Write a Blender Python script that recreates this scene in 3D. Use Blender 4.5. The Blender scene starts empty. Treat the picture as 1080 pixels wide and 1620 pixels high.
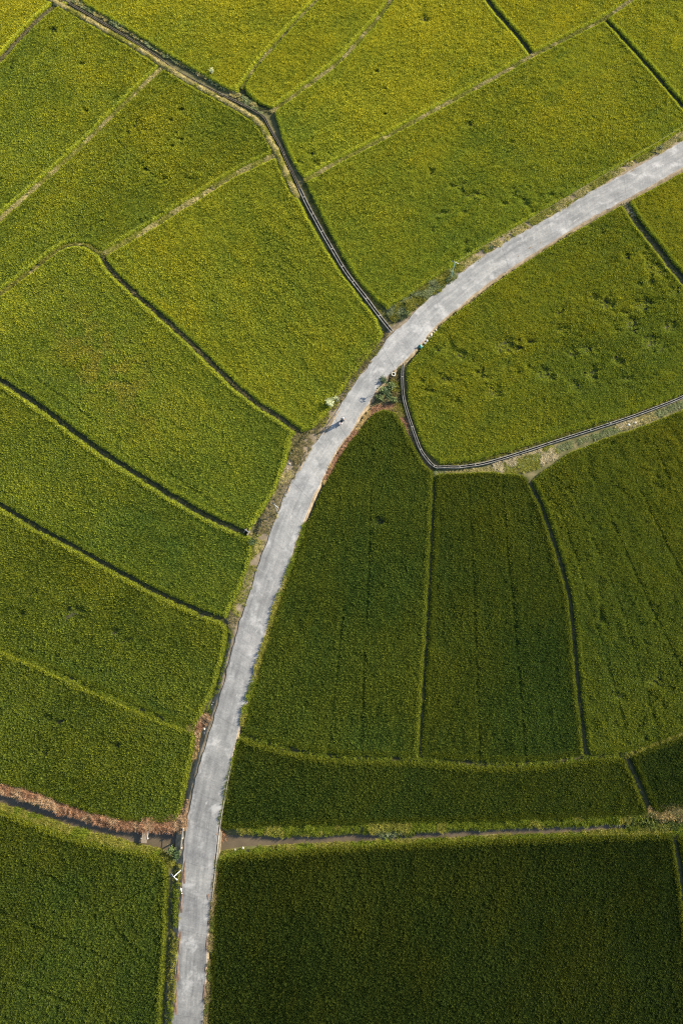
import bpy, bmesh, math, random
import numpy as np
from mathutils import Vector, Matrix, geometry

random.seed(7)
RNG = np.random.default_rng(7)
sc = bpy.context.scene
COL = sc.collection

# ------------------------------------------------------------------ camera
CAM_H, TILT, FPX = 120.0, math.radians(17.0), 1080.0
cam_d = bpy.data.cameras.new('drone_camera')
cam_d.sensor_fit = 'VERTICAL'; cam_d.sensor_height = 36.0; cam_d.lens = 24.0
cam_d.clip_start = 1.0; cam_d.clip_end = 9000.0
cam = bpy.data.objects.new('drone_camera', cam_d); COL.objects.link(cam)
cam.location = (0, 0, CAM_H); cam.rotation_euler = (TILT, 0, 0)
sc.camera = cam

# ------------------------------------------------------------------ sky, sun, exposure
SUN_EL = math.radians(19.0)
SUN_AZ = math.radians(27.0)            # measured from +x (image right) towards +y
world = bpy.data.worlds.new('World'); sc.world = world; world.use_nodes = True
wn = world.node_tree.nodes; wl = world.node_tree.links
sky = wn.new('ShaderNodeTexSky'); sky.sky_type = 'NISHITA'; sky.sun_disc = False
sky.sun_elevation = SUN_EL; sky.sun_rotation = math.pi / 2 - SUN_AZ
wl.new(sky.outputs[0], wn['Background'].inputs[0]); wn['Background'].inputs[1].default_value = 0.082
sun_d = bpy.data.lights.new('sun', 'SUN'); sun_d.energy = 5.0; sun_d.angle = math.radians(0.5)
sun_d.color = (1.0, 0.88, 0.70)
sun = bpy.data.objects.new('sun', sun_d); COL.objects.link(sun)
sd = Vector((math.cos(SUN_EL) * math.cos(SUN_AZ), math.cos(SUN_EL) * math.sin(SUN_AZ), math.sin(SUN_EL)))
sun.rotation_euler = (-sd).to_track_quat('-Z', 'Y').to_euler(); sun.location = (60, 40, 90)
sc.view_settings.view_transform = 'Standard'; sc.view_settings.look = 'None'
sc.view_settings.gamma = 1.0; sc.view_settings.use_curve_mapping = False
sc.view_settings.exposure = 1.84
sc.cycles.use_denoising = False
sc.cycles.filter_width = 1.2
sc.cycles.max_bounces = 5; sc.cycles.diffuse_bounces = 2; sc.cycles.glossy_bounces = 2; sc.cycles.transmission_bounces = 3

# ------------------------------------------------------------------ survey helpers: plan points on a level plane
CT, ST = math.cos(TILT), math.sin(TILT)
def W(u, v, z=0.0):
    x = (u - 540.0) / FPX; y = (810.0 - v) / FPX
    d = (x, y * CT + ST, y * ST - CT)
    k = (z - CAM_H) / d[2]
    return (d[0] * k, d[1] * k)
def WP(pts, z=0.0): return np.array([W(u, v, z) for u, v in pts])

def chaikin(p, n=2, closed=False):
    p = np.asarray(p, float)
    for _ in range(n):
        if closed:
            q = np.roll(p, -1, 0)
            p = np.stack([p * .75 + q * .25, p * .25 + q * .75], 1).reshape(-1, 2)
        else:
            a, b = p[:-1], p[1:]
            m = np.stack([a * .75 + b * .25, a * .25 + b * .75], 1).reshape(-1, 2)
            p = np.vstack([p[:1], m, p[-1:]])
    return p
def resample(p, step=None, n=None):
    p = np.asarray(p, float); s = np.r_[0, np.cumsum(np.hypot(*np.diff(p, axis=0).T))]
    if n is None: n = max(2, int(round(s[-1] / step)) + 1)
    t = np.linspace(0, s[-1], n)
    return np.stack([np.interp(t, s, p[:, 0]), np.interp(t, s, p[:, 1])], 1)
def normals2(p):
    t = np.gradient(p, axis=0); t /= np.maximum(np.hypot(t[:, 0], t[:, 1]), 1e-9)[:, None]
    return np.stack([-t[:, 1], t[:, 0]], 1)              # left of travel
def inpoly(P, poly):
    x, y = P[:, 0], P[:, 1]; r = np.zeros(len(P), bool)
    j = len(poly) - 1
    for i in range(len(poly)):
        xi, yi = poly[i]; xj, yj = poly[j]
        if yi != yj:
            c = ((yi > y) != (yj > y)) & (x < (xj - xi) * (y - yi) / (yj - yi) + xi)
            r ^= c
        j = i
    return r
def dist(P, line):
    d = np.full(len(P), 1e9)
    for a, b in zip(line[:-1], line[1:]):
        ab = b - a; L = ab @ ab
        if L < 1e-12: continue
        t = np.clip(((P - a) @ ab) / L, 0, 1)
        q = P - (a + t[:, None] * ab)
        d = np.minimum(d, np.hypot(q[:, 0], q[:, 1]))
    return d
def near(P, line, r):
    """distance, cheap: only evaluated in the line's box grown by r"""
    d = np.full(len(P), 1e9)
    lo, hi = line.min(0) - r, line.max(0) + r
    m = (P[:, 0] > lo[0]) & (P[:, 0] < hi[0]) & (P[:, 1] > lo[1]) & (P[:, 1] < hi[1])
    if m.any(): d[m] = dist(P[m], line)
    return d
def noise(P, scale, seed=0, oct=1):
    out = np.zeros(len(P)); amp = 1; tot = 0
    for o in range(oct):
        q = P / scale * (2 ** o) + 100.3 * (seed + o)
        i = np.floor(q).astype(np.int64); f = q - i; f = f * f * (3 - 2 * f)
        def h(ix, iy):
            n = (ix * 374761393 + iy * 668265263 + (seed + o * 17) * 974711) & 0x7fffffff
            n = ((n ^ (n >> 13)) * 1274126177) & 0x7fffffff
            return ((n ^ (n >> 16)) & 0xffff) / 65535.0
        a = h(i[:, 0], i[:, 1]); b = h(i[:, 0] + 1, i[:, 1]); c = h(i[:, 0], i[:, 1] + 1); d = h(i[:, 0] + 1, i[:, 1] + 1)
        v = (a * (1 - f[:, 0]) + b * f[:, 0]) * (1 - f[:, 1]) + (c * (1 - f[:, 0]) + d * f[:, 0]) * f[:, 1]
        out += amp * v; tot += amp; amp *= .5
    return out / tot

# ------------------------------------------------------------------ materials
MATS = {}
def nodes_of(name, rough=0.85, spec=0.2):
    m = bpy.data.materials.new(name); m.use_nodes = True; MATS[name] = m
    b = m.node_tree.nodes['Principled BSDF']
    b.inputs['Roughness'].default_value = rough; b.inputs['Specular IOR Level'].default_value = spec
    return m, m.node_tree.nodes, m.node_tree.links, b
def ramp(N, stops):
    r = N.new('ShaderNodeValToRGB'); e = r.color_ramp.elements
    while len(e) < len(stops): e.new(0.5)
    for k, (p, c) in enumerate(stops): e[k].position = p; e[k].color = (*c, 1)
    return r
def noise_mat(name, stops, scale, detail=6, rough=0.85, spec=0.2, bump=0.0, bscale=None, dist_=0.02):
    m, N, L, b = nodes_of(name, rough, spec)
    tc = N.new('ShaderNodeTexCoord'); n = N.new('ShaderNodeTexNoise')
    n.inputs['Scale'].default_value = scale; n.inputs['Detail'].default_value = detail; n.inputs['Roughness'].default_value = .65
    L.new(tc.outputs['Object'], n.inputs['Vector'])
    r = ramp(N, stops); L.new(n.outputs[0], r.inputs[0]); L.new(r.outputs[0], b.inputs['Base Color'])
    if bump:
        n2 = N.new('ShaderNodeTexNoise'); n2.inputs['Scale'].default_value = bscale or scale * 4; n2.inputs['Detail'].default_value = 5
        L.new(tc.outputs['Object'], n2.inputs['Vector'])
        bp = N.new('ShaderNodeBump'); bp.inputs['Strength'].default_value = bump; bp.inputs['Distance'].default_value = dist_
        L.new(n2.outputs[0], bp.inputs['Height']); L.new(bp.outputs[0], b.inputs['Normal'])
    return m
def plain(name, col, rough=0.6, spec=0.3, metal=0.0):
    c = np.array(col)
    m = noise_mat(name, [(.3, tuple(c * .82)), (.7, tuple(np.minimum(c * 1.12, .95)))], 9.0, 4, rough, spec)
    m.node_tree.nodes['Principled BSDF'].inputs['Metallic'].default_value = metal
    return m
def leaf_mat(name, mul=(1, 1, 1), trans=0.25, rough=0.8, spec=0.04):
    """plant tissue: colour comes from each plant's own tint"""
    m, N, L, b = nodes_of(name, rough, spec)
    a = N.new('ShaderNodeAttribute'); a.attribute_type = 'INSTANCER'; a.attribute_name = 'tint'
    mx = N.new('ShaderNodeMix'); mx.data_type = 'RGBA'; mx.blend_type = 'MULTIPLY'; mx.inputs[0].default_value = 1.0
    L.new(a.outputs['Color'], mx.inputs[6]); mx.inputs[7].default_value = (*mul, 1)
    L.new(mx.outputs[2], b.inputs['Base Color'])
    t = N.new('ShaderNodeBsdfTranslucent'); L.new(mx.outputs[2], t.inputs['Color'])
    ms = N.new('ShaderNodeMixShader'); ms.inputs[0].default_value = trans
    L.new(b.outputs[0], ms.inputs[1]); L.new(t.outputs[0], ms.inputs[2])
    L.new(ms.outputs[0], N['Material Output'].inputs['Surface'])
    return m

leaf_mat('rice_leaf', (1, 1, 1), .30)
leaf_mat('rice_panicle', (1.3, 1.12, .8), .15)
leaf_mat('grass_blade', (1, 1, 1), .2)
leaf_mat('dry_blade', (1, 1, 1), .1)
def own_leaf(name, c1, c2, trans=.2):
    m = noise_mat(name, [(.3, c1), (.7, c2)], 3.0, 3, .55, .25)
    N, L = m.node_tree.nodes, m.node_tree.links; b = N['Principled BSDF']
    t = N.new('ShaderNodeBsdfTranslucent'); L.new(b.inputs['Base Color'].links[0].from_socket, t.inputs['Color'])
    ms = N.new('ShaderNodeMixShader'); ms.inputs[0].default_value = trans
    L.new(b.outputs[0], ms.inputs[1]); L.new(t.outputs[0], ms.inputs[2]); L.new(ms.outputs[0], N['Material Output'].inputs['Surface'])
    return m
own_leaf('shrub_dark', (.025, .055, .018), (.06, .10, .03))
own_leaf('shrub_mid', (.06, .10, .025), (.14, .17, .05))
own_leaf('shrub_pale', (.28, .32, .16), (.55, .58, .36))
plain('bark', (.10, .075, .05), .9)
noise_mat('mud', [(.3, (.030, .032, .016)), (.7, (.060, .058, .028))], 1.3, 6, .9, .2)
noise_mat('ground_soil', [(.30, (.045, .052, .018)), (.52, (.10, .095, .042)), (.72, (.18, .15, .08))], .55, 8, .95, .1, .5, 6, .05)
noise_mat('far_green', [(.3, (.05, .075, .012)), (.7, (.12, .12, .02))], .05, 8, .95, .1)
noise_mat('bank_straw', [(.28, (.10, .09, .03)), (.5, (.24, .20, .085)), (.75, (.36, .30, .16))], 1.1, 7, .95, .1, .6, 7, .05)
noise_mat('bank_earth', [(.28, (.034, .038, .015)), (.5, (.070, .066, .030)), (.75, (.13, .11, .06))], 1.1, 7, .95, .1, .6, 7, .05)
noise_mat('verge_earth', [(.28, (.10, .085, .05)), (.5, (.20, .16, .105)), (.75, (.32, .26, .19))], 1.0, 7, .95, .1, .6, 7, .05)
noise_mat('red_earth', [(.3, (.08, .058, .045)), (.7, (.17, .12, .09))], 2.4, 7, .95, .1, .6, 8, .04)
noise_mat('canal_concrete', [(.30, (.10, .095, .075)), (.5, (.25, .24, .21)), (.7, (.42, .405, .37))], 1.7, 7, .9, .15, .3, 10, .01)
noise_mat('old_concrete', [(.25, (.09, .08, .055)), (.55, (.17, .15, .11)), (.8, (.27, .245, .20))], 1.6, 7, .9, .15, .3, 10, .01)
noise_mat('kerb_concrete', [(.25, (.34, .325, .29)), (.7, (.60, .58, .53))], 1.2, 6, .85, .2)
noise_mat('stone', [(.25, (.24, .22, .19)), (.75, (.52, .49, .44))], 2.5, 5, .9, .2)
plain('white_paint', (.44, .46, .47), .45, .4)
plain('teal_paint', (.30, .52, .49), .4, .4)
plain('steel', (.42, .44, .44), .4, .5, .6)
plain('dark_panel', (.02, .03, .06), .25, .6)
plain('lamp_lens', (.78, .78, .72), .25, .5)
plain('rubber', (.015, .015, .016), .7)
plain('scooter_paint', (.05, .06, .075), .3, .5)
plain('scooter_white', (.66, .67, .68), .3, .5)
plain('vinyl', (.02, .02, .022), .55)
plain('cloth_shirt', (.055, .065, .085), .9, .1)
plain('cloth_trousers', (.03, .035, .05), .9, .1)
plain('cloth_bag', (.42, .36, .37), .9, .1)
plain('skin', (.30, .17, .11), .55, .3)
plain('helmet', (.20, .23, .28), .25, .5)
plain('visor', (.02, .03, .035), .15, .6)
plain('tail_red', (.45, .02, .015), .3, .5)
plain('plastic_teal', (.02, .15, .13), .4, .4)
plain('plastic_white', (.78, .78, .76), .4, .3)
plain('timber', (.22, .18, .135), .85, .1)
plain('cable', (.18, .16, .10), .6)
def water_mat(name, col, rough, spec=.5):
    m, N, L, b = nodes_of(name, rough, spec)
    tc = N.new('ShaderNodeTexCoord'); n = N.new('ShaderNodeTexNoise'); n.inputs['Scale'].default_value = .35; n.inputs['Detail'].default_value = 5
    L.new(tc.outputs['Object'], n.inputs['Vector'])
    c = np.array(col); r = ramp(N, [(.3, tuple(c * .75)), (.7, tuple(c * 1.2))]); L.new(n.outputs[0], r.inputs[0]); L.new(r.outputs[0], b.inputs['Base Color'])
    n2 = N.new('ShaderNodeTexNoise'); n2.inputs['Scale'].default_value = 3; L.new(tc.outputs['Object'], n2.inputs['Vector'])
    bp = N.new('ShaderNodeBump'); bp.inputs['Strength'].default_value = .15; bp.inputs['Distance'].default_value = .02
    L.new(n2.outputs[0], bp.inputs['Height']); L.new(bp.outputs[0], b.inputs['Normal'])
water_mat('stream_water', (.088, .068, .040), .10)
water_mat('canal_water', (.012, .013, .012), .15, .3)

def road_mat():
    m, N, L, b = nodes_of('road_concrete', .88, .2)
    uv = N.new('ShaderNodeUVMap'); uv.uv_map = 'road_uv'
    tc = N.new('ShaderNodeTexCoord')
    sep = N.new('ShaderNodeSeparateXYZ'); L.new(uv.outputs[0], sep.inputs[0])
    def nz(vec, scale, det, rough=.6, sx=1, sy=1):
        mp = N.new('ShaderNodeMapping'); mp.inputs['Scale'].default_value = (sx, sy, 1); L.new(vec, mp.inputs[0])
        n = N.new('ShaderNodeTexNoise'); n.inputs['Scale'].default_value = scale; n.inputs['Detail'].default_value = det; n.inputs['Roughness'].default_value = rough
        L.new(mp.outputs[0], n.inputs['Vector']); return n.outputs[0]
    def math_(op, a, c):
        n = N.new('ShaderNodeMath'); n.operation = op
        for k, s in enumerate((a, c)):
            if isinstance(s, (int, float)): n.inputs[k].default_value = s
            else: L.new(s, n.inputs[k])
        return n.outputs[0]
    def mixc(f, a, c):
        n = N.new('ShaderNodeMix'); n.data_type = 'RGBA'
        if isinstance(f, (int, float)): n.inputs[0].default_value = f
        else: L.new(f, n.inputs[0])
        for k, s in ((6, a), (7, c)):
            if isinstance(s, tuple): n.inputs[k].default_value = (*s, 1)
            else: L.new(s, n.inputs[k])
        return n.outputs[2]
    def rng(v, lo, hi):
        n = N.new('ShaderNodeMapRange'); n.inputs[1].default_value = lo; n.inputs[2].default_value = hi; n.interpolation_type = 'SMOOTHSTEP'
        L.new(v, n.inputs[0]); return n.outputs[0]
    O = tc.outputs['Object']
    base = ramp(N, [(.30, (.150, .154, .158)), (.5, (.225, .228, .228)), (.70, (.315, .314, .308))])
    L.new(nz(O, .28, 9, .7), base.inputs[0])
    fine = ramp(N, [(.3, (.78, .78, .78)), (.7, (1.12, 1.12, 1.12))]); L.new(nz(O, 3.5, 6, .75), fine.inputs[0])
    streak = ramp(N, [(.3, (.74, .745, .75)), (.7, (1.18, 1.175, 1.16))]); L.new(nz(uv.outputs[0], 1.0, 6, .62, 8, .09), streak.inputs[0])
    brush = ramp(N, [(.35, (.93, .93, .93)), (.65, (1.06, 1.06, 1.06))]); L.new(nz(uv.outputs[0], 1.0, 3, .6, .7, 5), brush.inputs[0])
    def mul(a, c):
        n = N.new('ShaderNodeMix'); n.data_type = 'RGBA'; n.blend_type = 'MULTIPLY'; n.inputs[0].default_value = 1
        L.new(a, n.inputs[6]); L.new(c, n.inputs[7]); return n.outputs[2]
    c = mul(mul(mul(base.outputs[0], fine.outputs[0]), streak.outputs[0]), brush.outputs[0])
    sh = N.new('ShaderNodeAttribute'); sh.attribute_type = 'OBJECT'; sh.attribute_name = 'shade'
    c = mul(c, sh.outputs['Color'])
    # spilled cement and pale scuffs
    pale = rng(nz(O, .42, 6, .62), .53, .70)
    pale2 = rng(nz(uv.outputs[0], 1.0, 5, .7, 5, .35), .60, .72)
    c = mixc(math_('MULTIPLY', pale, .32), c, (.53, .53, .52))
    c = mixc(math_('MULTIPLY', pale2, .5), c, (.49, .49, .48))
    dark = rng(nz(O, .5, 6, .65, 1, 1), .36, .28)
    c = mixc(math_('MULTIPLY', dark, .55), c, (.15, .155, .16))
    # soil washed over the edges, deeper where the noise says so
    e = math_('ABSOLUTE', math_('SUBTRACT', sep.outputs[0], .5), 0)
    dirt = rng(math_('ADD', e, math_('MULTIPLY', math_('SUBTRACT', nz(O, .9, 7, .7), .5), .28)), .44, .53)
    c = mixc(math_('MULTIPLY', dirt, .7), c, (.235, .19, .15))
    L.new(c, b.inputs['Base Color'])
    bp = N.new('ShaderNodeBump'); bp.inputs['Strength'].default_value = .3; bp.inputs['Distance'].default_value = .02
    L.new(nz(O, 6, 6, .7), bp.inputs['Height']); L.new(bp.outputs[0], b.inputs['Normal'])
road_mat()

# ------------------------------------------------------------------ mesh helpers
class MB:
    def __init__(s): s.v = []; s.f = []
    def add(s, v, f):
        o = len(s.v); s.v += [tuple(p) for p in v]; s.f += [tuple(i + o for i in q) for q in f]; return s
    def box(s, c, size, rz=0, taper=1.0, rx=0):
        hx, hy, hz = size[0] / 2, size[1] / 2, size[2] / 2
        R = Matrix.Rotation(rz, 3, 'Z') @ Matrix.Rotation(rx, 3, 'X')
        p = []
        for z in (-hz, hz):
            t = taper if z > 0 else 1
            for x, y in ((-hx, -hy), (hx, -hy), (hx, hy), (-hx, hy)):
                p.append(Vector(c) + R @ Vector((x * t, y * t, z)))
        return s.add(p, [(3, 2, 1, 0), (4, 5, 6, 7), (0, 1, 5, 4), (1, 2, 6, 5), (2, 3, 7, 6), (3, 0, 4, 7)])
    def tube(s, pts, rad, n=10, caps=True):
        pts = [Vector(p) for p in pts]; rad = rad if isinstance(rad, (list, tuple)) else [rad] * len(pts)
        V = []; F = []; up = Vector((0, 0, 1))
        for i, p in enumerate(pts):
            t = (pts[min(i + 1, len(pts) - 1)] - pts[max(i - 1, 0)]).normalized()
            a = t.cross(up);  a = a.normalized() if a.length > 1e-3 else Vector((1, 0, 0))
            b = t.cross(a).normalized()
            for k in range(n):
                w = 2 * math.pi * k / n; V.append(p + (a * math.cos(w) + b * math.sin(w)) * rad[i])
        for i in range(len(pts) - 1):
            for k in range(n):
                F.append((i * n + k, i * n + (k + 1) % n, (i + 1) * n + (k + 1) % n, (i + 1) * n + k))
        if caps: F.append(tuple(range(n))[::-1]); F.append(tuple((len(pts) - 1) * n + k for k in range(n)))
        return s.add(V, F)
    def lathe(s, prof, c=(0, 0, 0), n=16, axis='Z'):
        V = []; F = []
        for r, z in prof:
            for k in range(n):
                w = 2 * math.pi * k / n
                q = (r * math.cos(w), r * math.sin(w), z)
                if axis == 'Y': q = (q[0], q[2], q[1])
                if axis == 'X': q = (q[2], q[0], q[1])
                V.append((c[0] + q[0], c[1] + q[1], c[2] + q[2]))
        for i in range(len(prof) - 1):
            for k in range(n): F.append((i * n + k, i * n + (k + 1) % n, (i + 1) * n + (k + 1) % n, (i + 1) * n + k))
        return s.add(V, F)
    def build(s, name, mat, parent=None, smooth=False, coll=None):
        me = bpy.data.meshes.new(name); me.from_pydata(s.v, [], s.f); me.update()
        bm = bmesh.new(); bm.from_mesh(me); bmesh.ops.recalc_face_normals(bm, faces=bm.faces); bm.to_mesh(me); bm.free()
        me.materials.append(MATS[mat])
        if smooth: me.polygons.foreach_set('use_smooth', [True] * len(me.polygons))
        o = bpy.data.objects.new(name, me); (coll or COL).objects.link(o)
        if parent: o.parent = parent
        return o
def raw_mesh(name, verts, faces, mat, parent=None, smooth=False):
    me = bpy.data.meshes.new(name); me.from_pydata([tuple(map(float, v)) for v in verts], [], [tuple(map(int, f)) for f in faces]); me.update()
    me.materials.append(MATS[mat])
    if smooth: me.polygons.foreach_set('use_smooth', [True] * len(me.polygons))
    o = bpy.data.objects.new(name, me); COL.objects.link(o)
    if parent: o.parent = parent
    return o
def tag(o, label=None, cat=None, group=None, kind=None):
    if label: o['label'] = label
    if cat: o['category'] = cat
    if group: o['group'] = group
    if kind: o['kind'] = kind
    return o
def empty(name, loc, rz=0):
    o = bpy.data.objects.new(name, None); COL.objects.link(o); o.location = loc; o.rotation_euler = (0, 0, rz)
    o.empty_display_size = .3; return o
def copy_tree(o, parent=None):
    c = o.copy(); COL.objects.link(c); c.parent = parent
    for ch in list(o.children): copy_tree(ch, c)
    return c

# ------------------------------------------------------------------ plan (polylines surveyed from the picture, laid on the ground)
ZV = 0.45
RL = [(258,1750),(272,1617),(278,1530),(284,1450),(289,1365),(291,1322),(300,1280),(310,1230),(317,1205),(345,1115),(370,1015),(387,960),(415,875),(434,824),(453,774),(471,744),(490,710),(503,694),(516,679),(533,649),(551,620),(584,574),(612,535),(621,525),(638,513),(658,490),(680,470),(712,444),(729,431),(751,414),(773,399),(797,383),(865,345),(920,310),(1040,245),(1080,222),(1230,135)]
RR = [(313,1750),(322,1617),(328,1515),(333,1435),(341,1360),(347,1300),(362,1220),(367,1200),(382,1135),(400,1080),(415,1020),(430,970),(460,890),(467,861),(480,827),(496,787),(512,755),(528,720),(543,697),(557,682),(566,664),(574,651),(587,633),(595,616),(616,592),(641,570),(660,551),(682,524),(701,505),(727,485),(744,470),(774,447),(800,429),(845,400),(890,372),(940,341),(990,316),(1080,265),(1230,180)]
ZR = 0.56
NST = 260
rl = resample(chaikin(WP(RL, ZR), 2), n=NST); rr = resample(chaikin(WP(RR, ZR), 2), n=NST)
road_c = (rl + rr) / 2
ROADPOLY = np.vstack([rl, rr[::-1]])

CANAL_A = [(474,298),(486,324),(500,349),(513,373),(528,398),(541,421),(559,446),(580,472),(598,497),(622,527)]
CANAL_A_UP = [(-60,-95),(70,-20),(105,1),(165,36),(215,66),(252,90),(270,105),(310,128),(350,148),(380,162),(400,172),(418,183),(424,196),(433,212),(444,230),(452,251),(465,277),(474,298)]
CANAL_B = [(637,570),(636,597),(637,621),(641,642),(649,667),(658,693),(665,712),(676,727),(687,739),(704,738),(723,739),(745,736),(760,734),(780,729),(820,717),(890,694),(965,670),(1010,655),(1080,628),(1230,560)]
canA = resample(chaikin(WP(CANAL_A, ZV), 1), .6); canU = resample(chaikin(WP(CANAL_A_UP, ZV), 1), .7); canB = resample(chaikin(WP(CANAL_B, ZV), 1), .6)

SU = [(-130,1222),(0,1257),(75,1281),(150,1304),(200,1316),(240,1316),(285,1320),(345,1320),(380,1321),(425,1326),(540,1322),(665,1319),(800,1312),(890,1309),(990,1303),(1080,1296),(1230,1285)]
SL = [(-130,1236),(0,1270),(50,1285),(125,1311),(200,1329),(255,1342),(285,1352),(345,1347),(380,1339),(425,1337),(540,1332),(665,1327),(800,1320),(890,1318),(990,1310),(1080,1302),(1230,1291)]
su = chaikin(WP(SU, -.3), 2); sl = chaikin(WP(SL, -.3), 2)
STREAM = np.vstack([su, sl[::-1]])
stream_line = np.vstack([STREAM, STREAM[:1]])

BUNDS = {   # name: (points, clear half width of the canopy gap, bank half width, height, material, grass tint, grass density per m2)
 'U0': ([(-130,225),(0,95),(30,60),(65,25),(97,0)], .75, .5, .24, 'bank_earth', 'dry', 10),
 'L1': ([(-130,470),(0,345),(115,245),(175,185),(225,135),(257,106)], .60, .44, .30, 'bank_straw', 'straw', 17),
 'L2': ([(165,401),(225,367),(300,320),(375,272),(433,246)], .70, .50, .34, 'bank_straw', 'straw', 14),
 'L3a': ([(-100,537),(-70,517),(0,465),(40,435),(75,408),(100,388),(135,384),(158,400),(166,402)], .52, .4, .26, 'bank_straw', 'yellow', 15),
 'L3b': ([(160,400),(172,425),(220,470),(285,525),(340,580),(400,635),(440,658),(470,680)], .58, .36, .16, 'bank_earth', 'dry', 8),
 'L4': ([(-130,518),(-100,537),(0,600),(55,635),(115,680),(165,717),(225,755),(310,807),(350,827),(390,843)], .56, .34, .07, 'bank_earth', 'green', 3),
 'L5': ([(-130,720),(0,797),(50,828),(90,850),(145,880),(200,910),(260,942),(320,968),(352,980)], .46, .3, .07, 'bank_earth', 'green', 3),
 'L6': ([(-130,965),(0,1025),(55,1047),(125,1080),(185,1105),(240,1130),(305,1153)], .22, .3, .22, 'bank_earth', 'lime', 12),
 'Ra': ([(610,-115),(500,0),(465,37),(430,75),(400,110),(383,138)], .36, .3, .25, 'bank_earth', 'straw', 12),
 'Rab': ([(383,138),(384,147),(398,160),(415,171),(432,175)], .7, .4, .07, 'bank_earth', 'green', 3),
 'Rb': ([(690,-115),(617,0),(605,20),(575,55),(540,95),(500,125),(470,147),(432,174)], .52, .42, .26, 'bank_straw', 'straw', 17),
 'Rc': ([(484,284),(540,252),(600,222),(690,172),(765,132),(840,88),(860,79),(910,52),(955,30),(1000,-2),(1150,-115)], .50, .46, .30, 'bank_straw', 'straw', 18),
 'Rd': ([(705,-115),(770,0),(795,30),(820,57),(838,82)], .60, .36, .07, 'bank_earth', 'green', 2),
 'Re': ([(957,30),(990,65),(1030,110),(1077,165),(1110,200)], .52, .34, .07, 'bank_earth', 'green', 2),
 'P12': ([(990,322),(1005,348),(1040,392),(1080,443),(1200,570)], .85, .4, .07, 'bank_earth', 'green', 3),
 'P34': ([(687,752),(685,810),(678,960),(672,1060),(664,1197)], .26, .3, .18, 'bank_earth', 'green', 5),
 'P45': ([(835,756),(850,785),(862,812),(887,890),(904,950),(914,1090),(928,1196)], .42, .3, .07, 'bank_earth', 'green', 3),
 'P36': ([(384,1163),(450,1184),(540,1200),(662,1200),(760,1209),(850,1209),(926,1197),(990,1195)], .40, .30, .08, 'bank_earth', 'lime', 7),
 'P57': ([(990,1195),(1020,1184),(1070,1165),(1230,1100)], .10, .34, .28, 'bank_earth', 'yellow', 12),
 'P67': ([(990,1196),(1010,1238),(1032,1290)], .52, .3, .1, 'bank_earth', 'green', 2),
 'DU': ([(60,-12),(112,16),(160,44),(215,75),(250,98),(300,130),(350,157),(385,177),(408,192),(420,210),(434,234),(442,252),(456,285),(468,308)], .62, .62, .52, 'bank_straw', 'straw', 16),
 'P89': ([(1068,1326),(1077,1380),(1084,1430),(1122,1750)], .4, .3, .07, 'bank_earth', 'green', 3),
}
bl = {k: resample(chaikin(WP(v[0], ZV), 2), .6) for k, v in BUNDS.items()}

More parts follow.
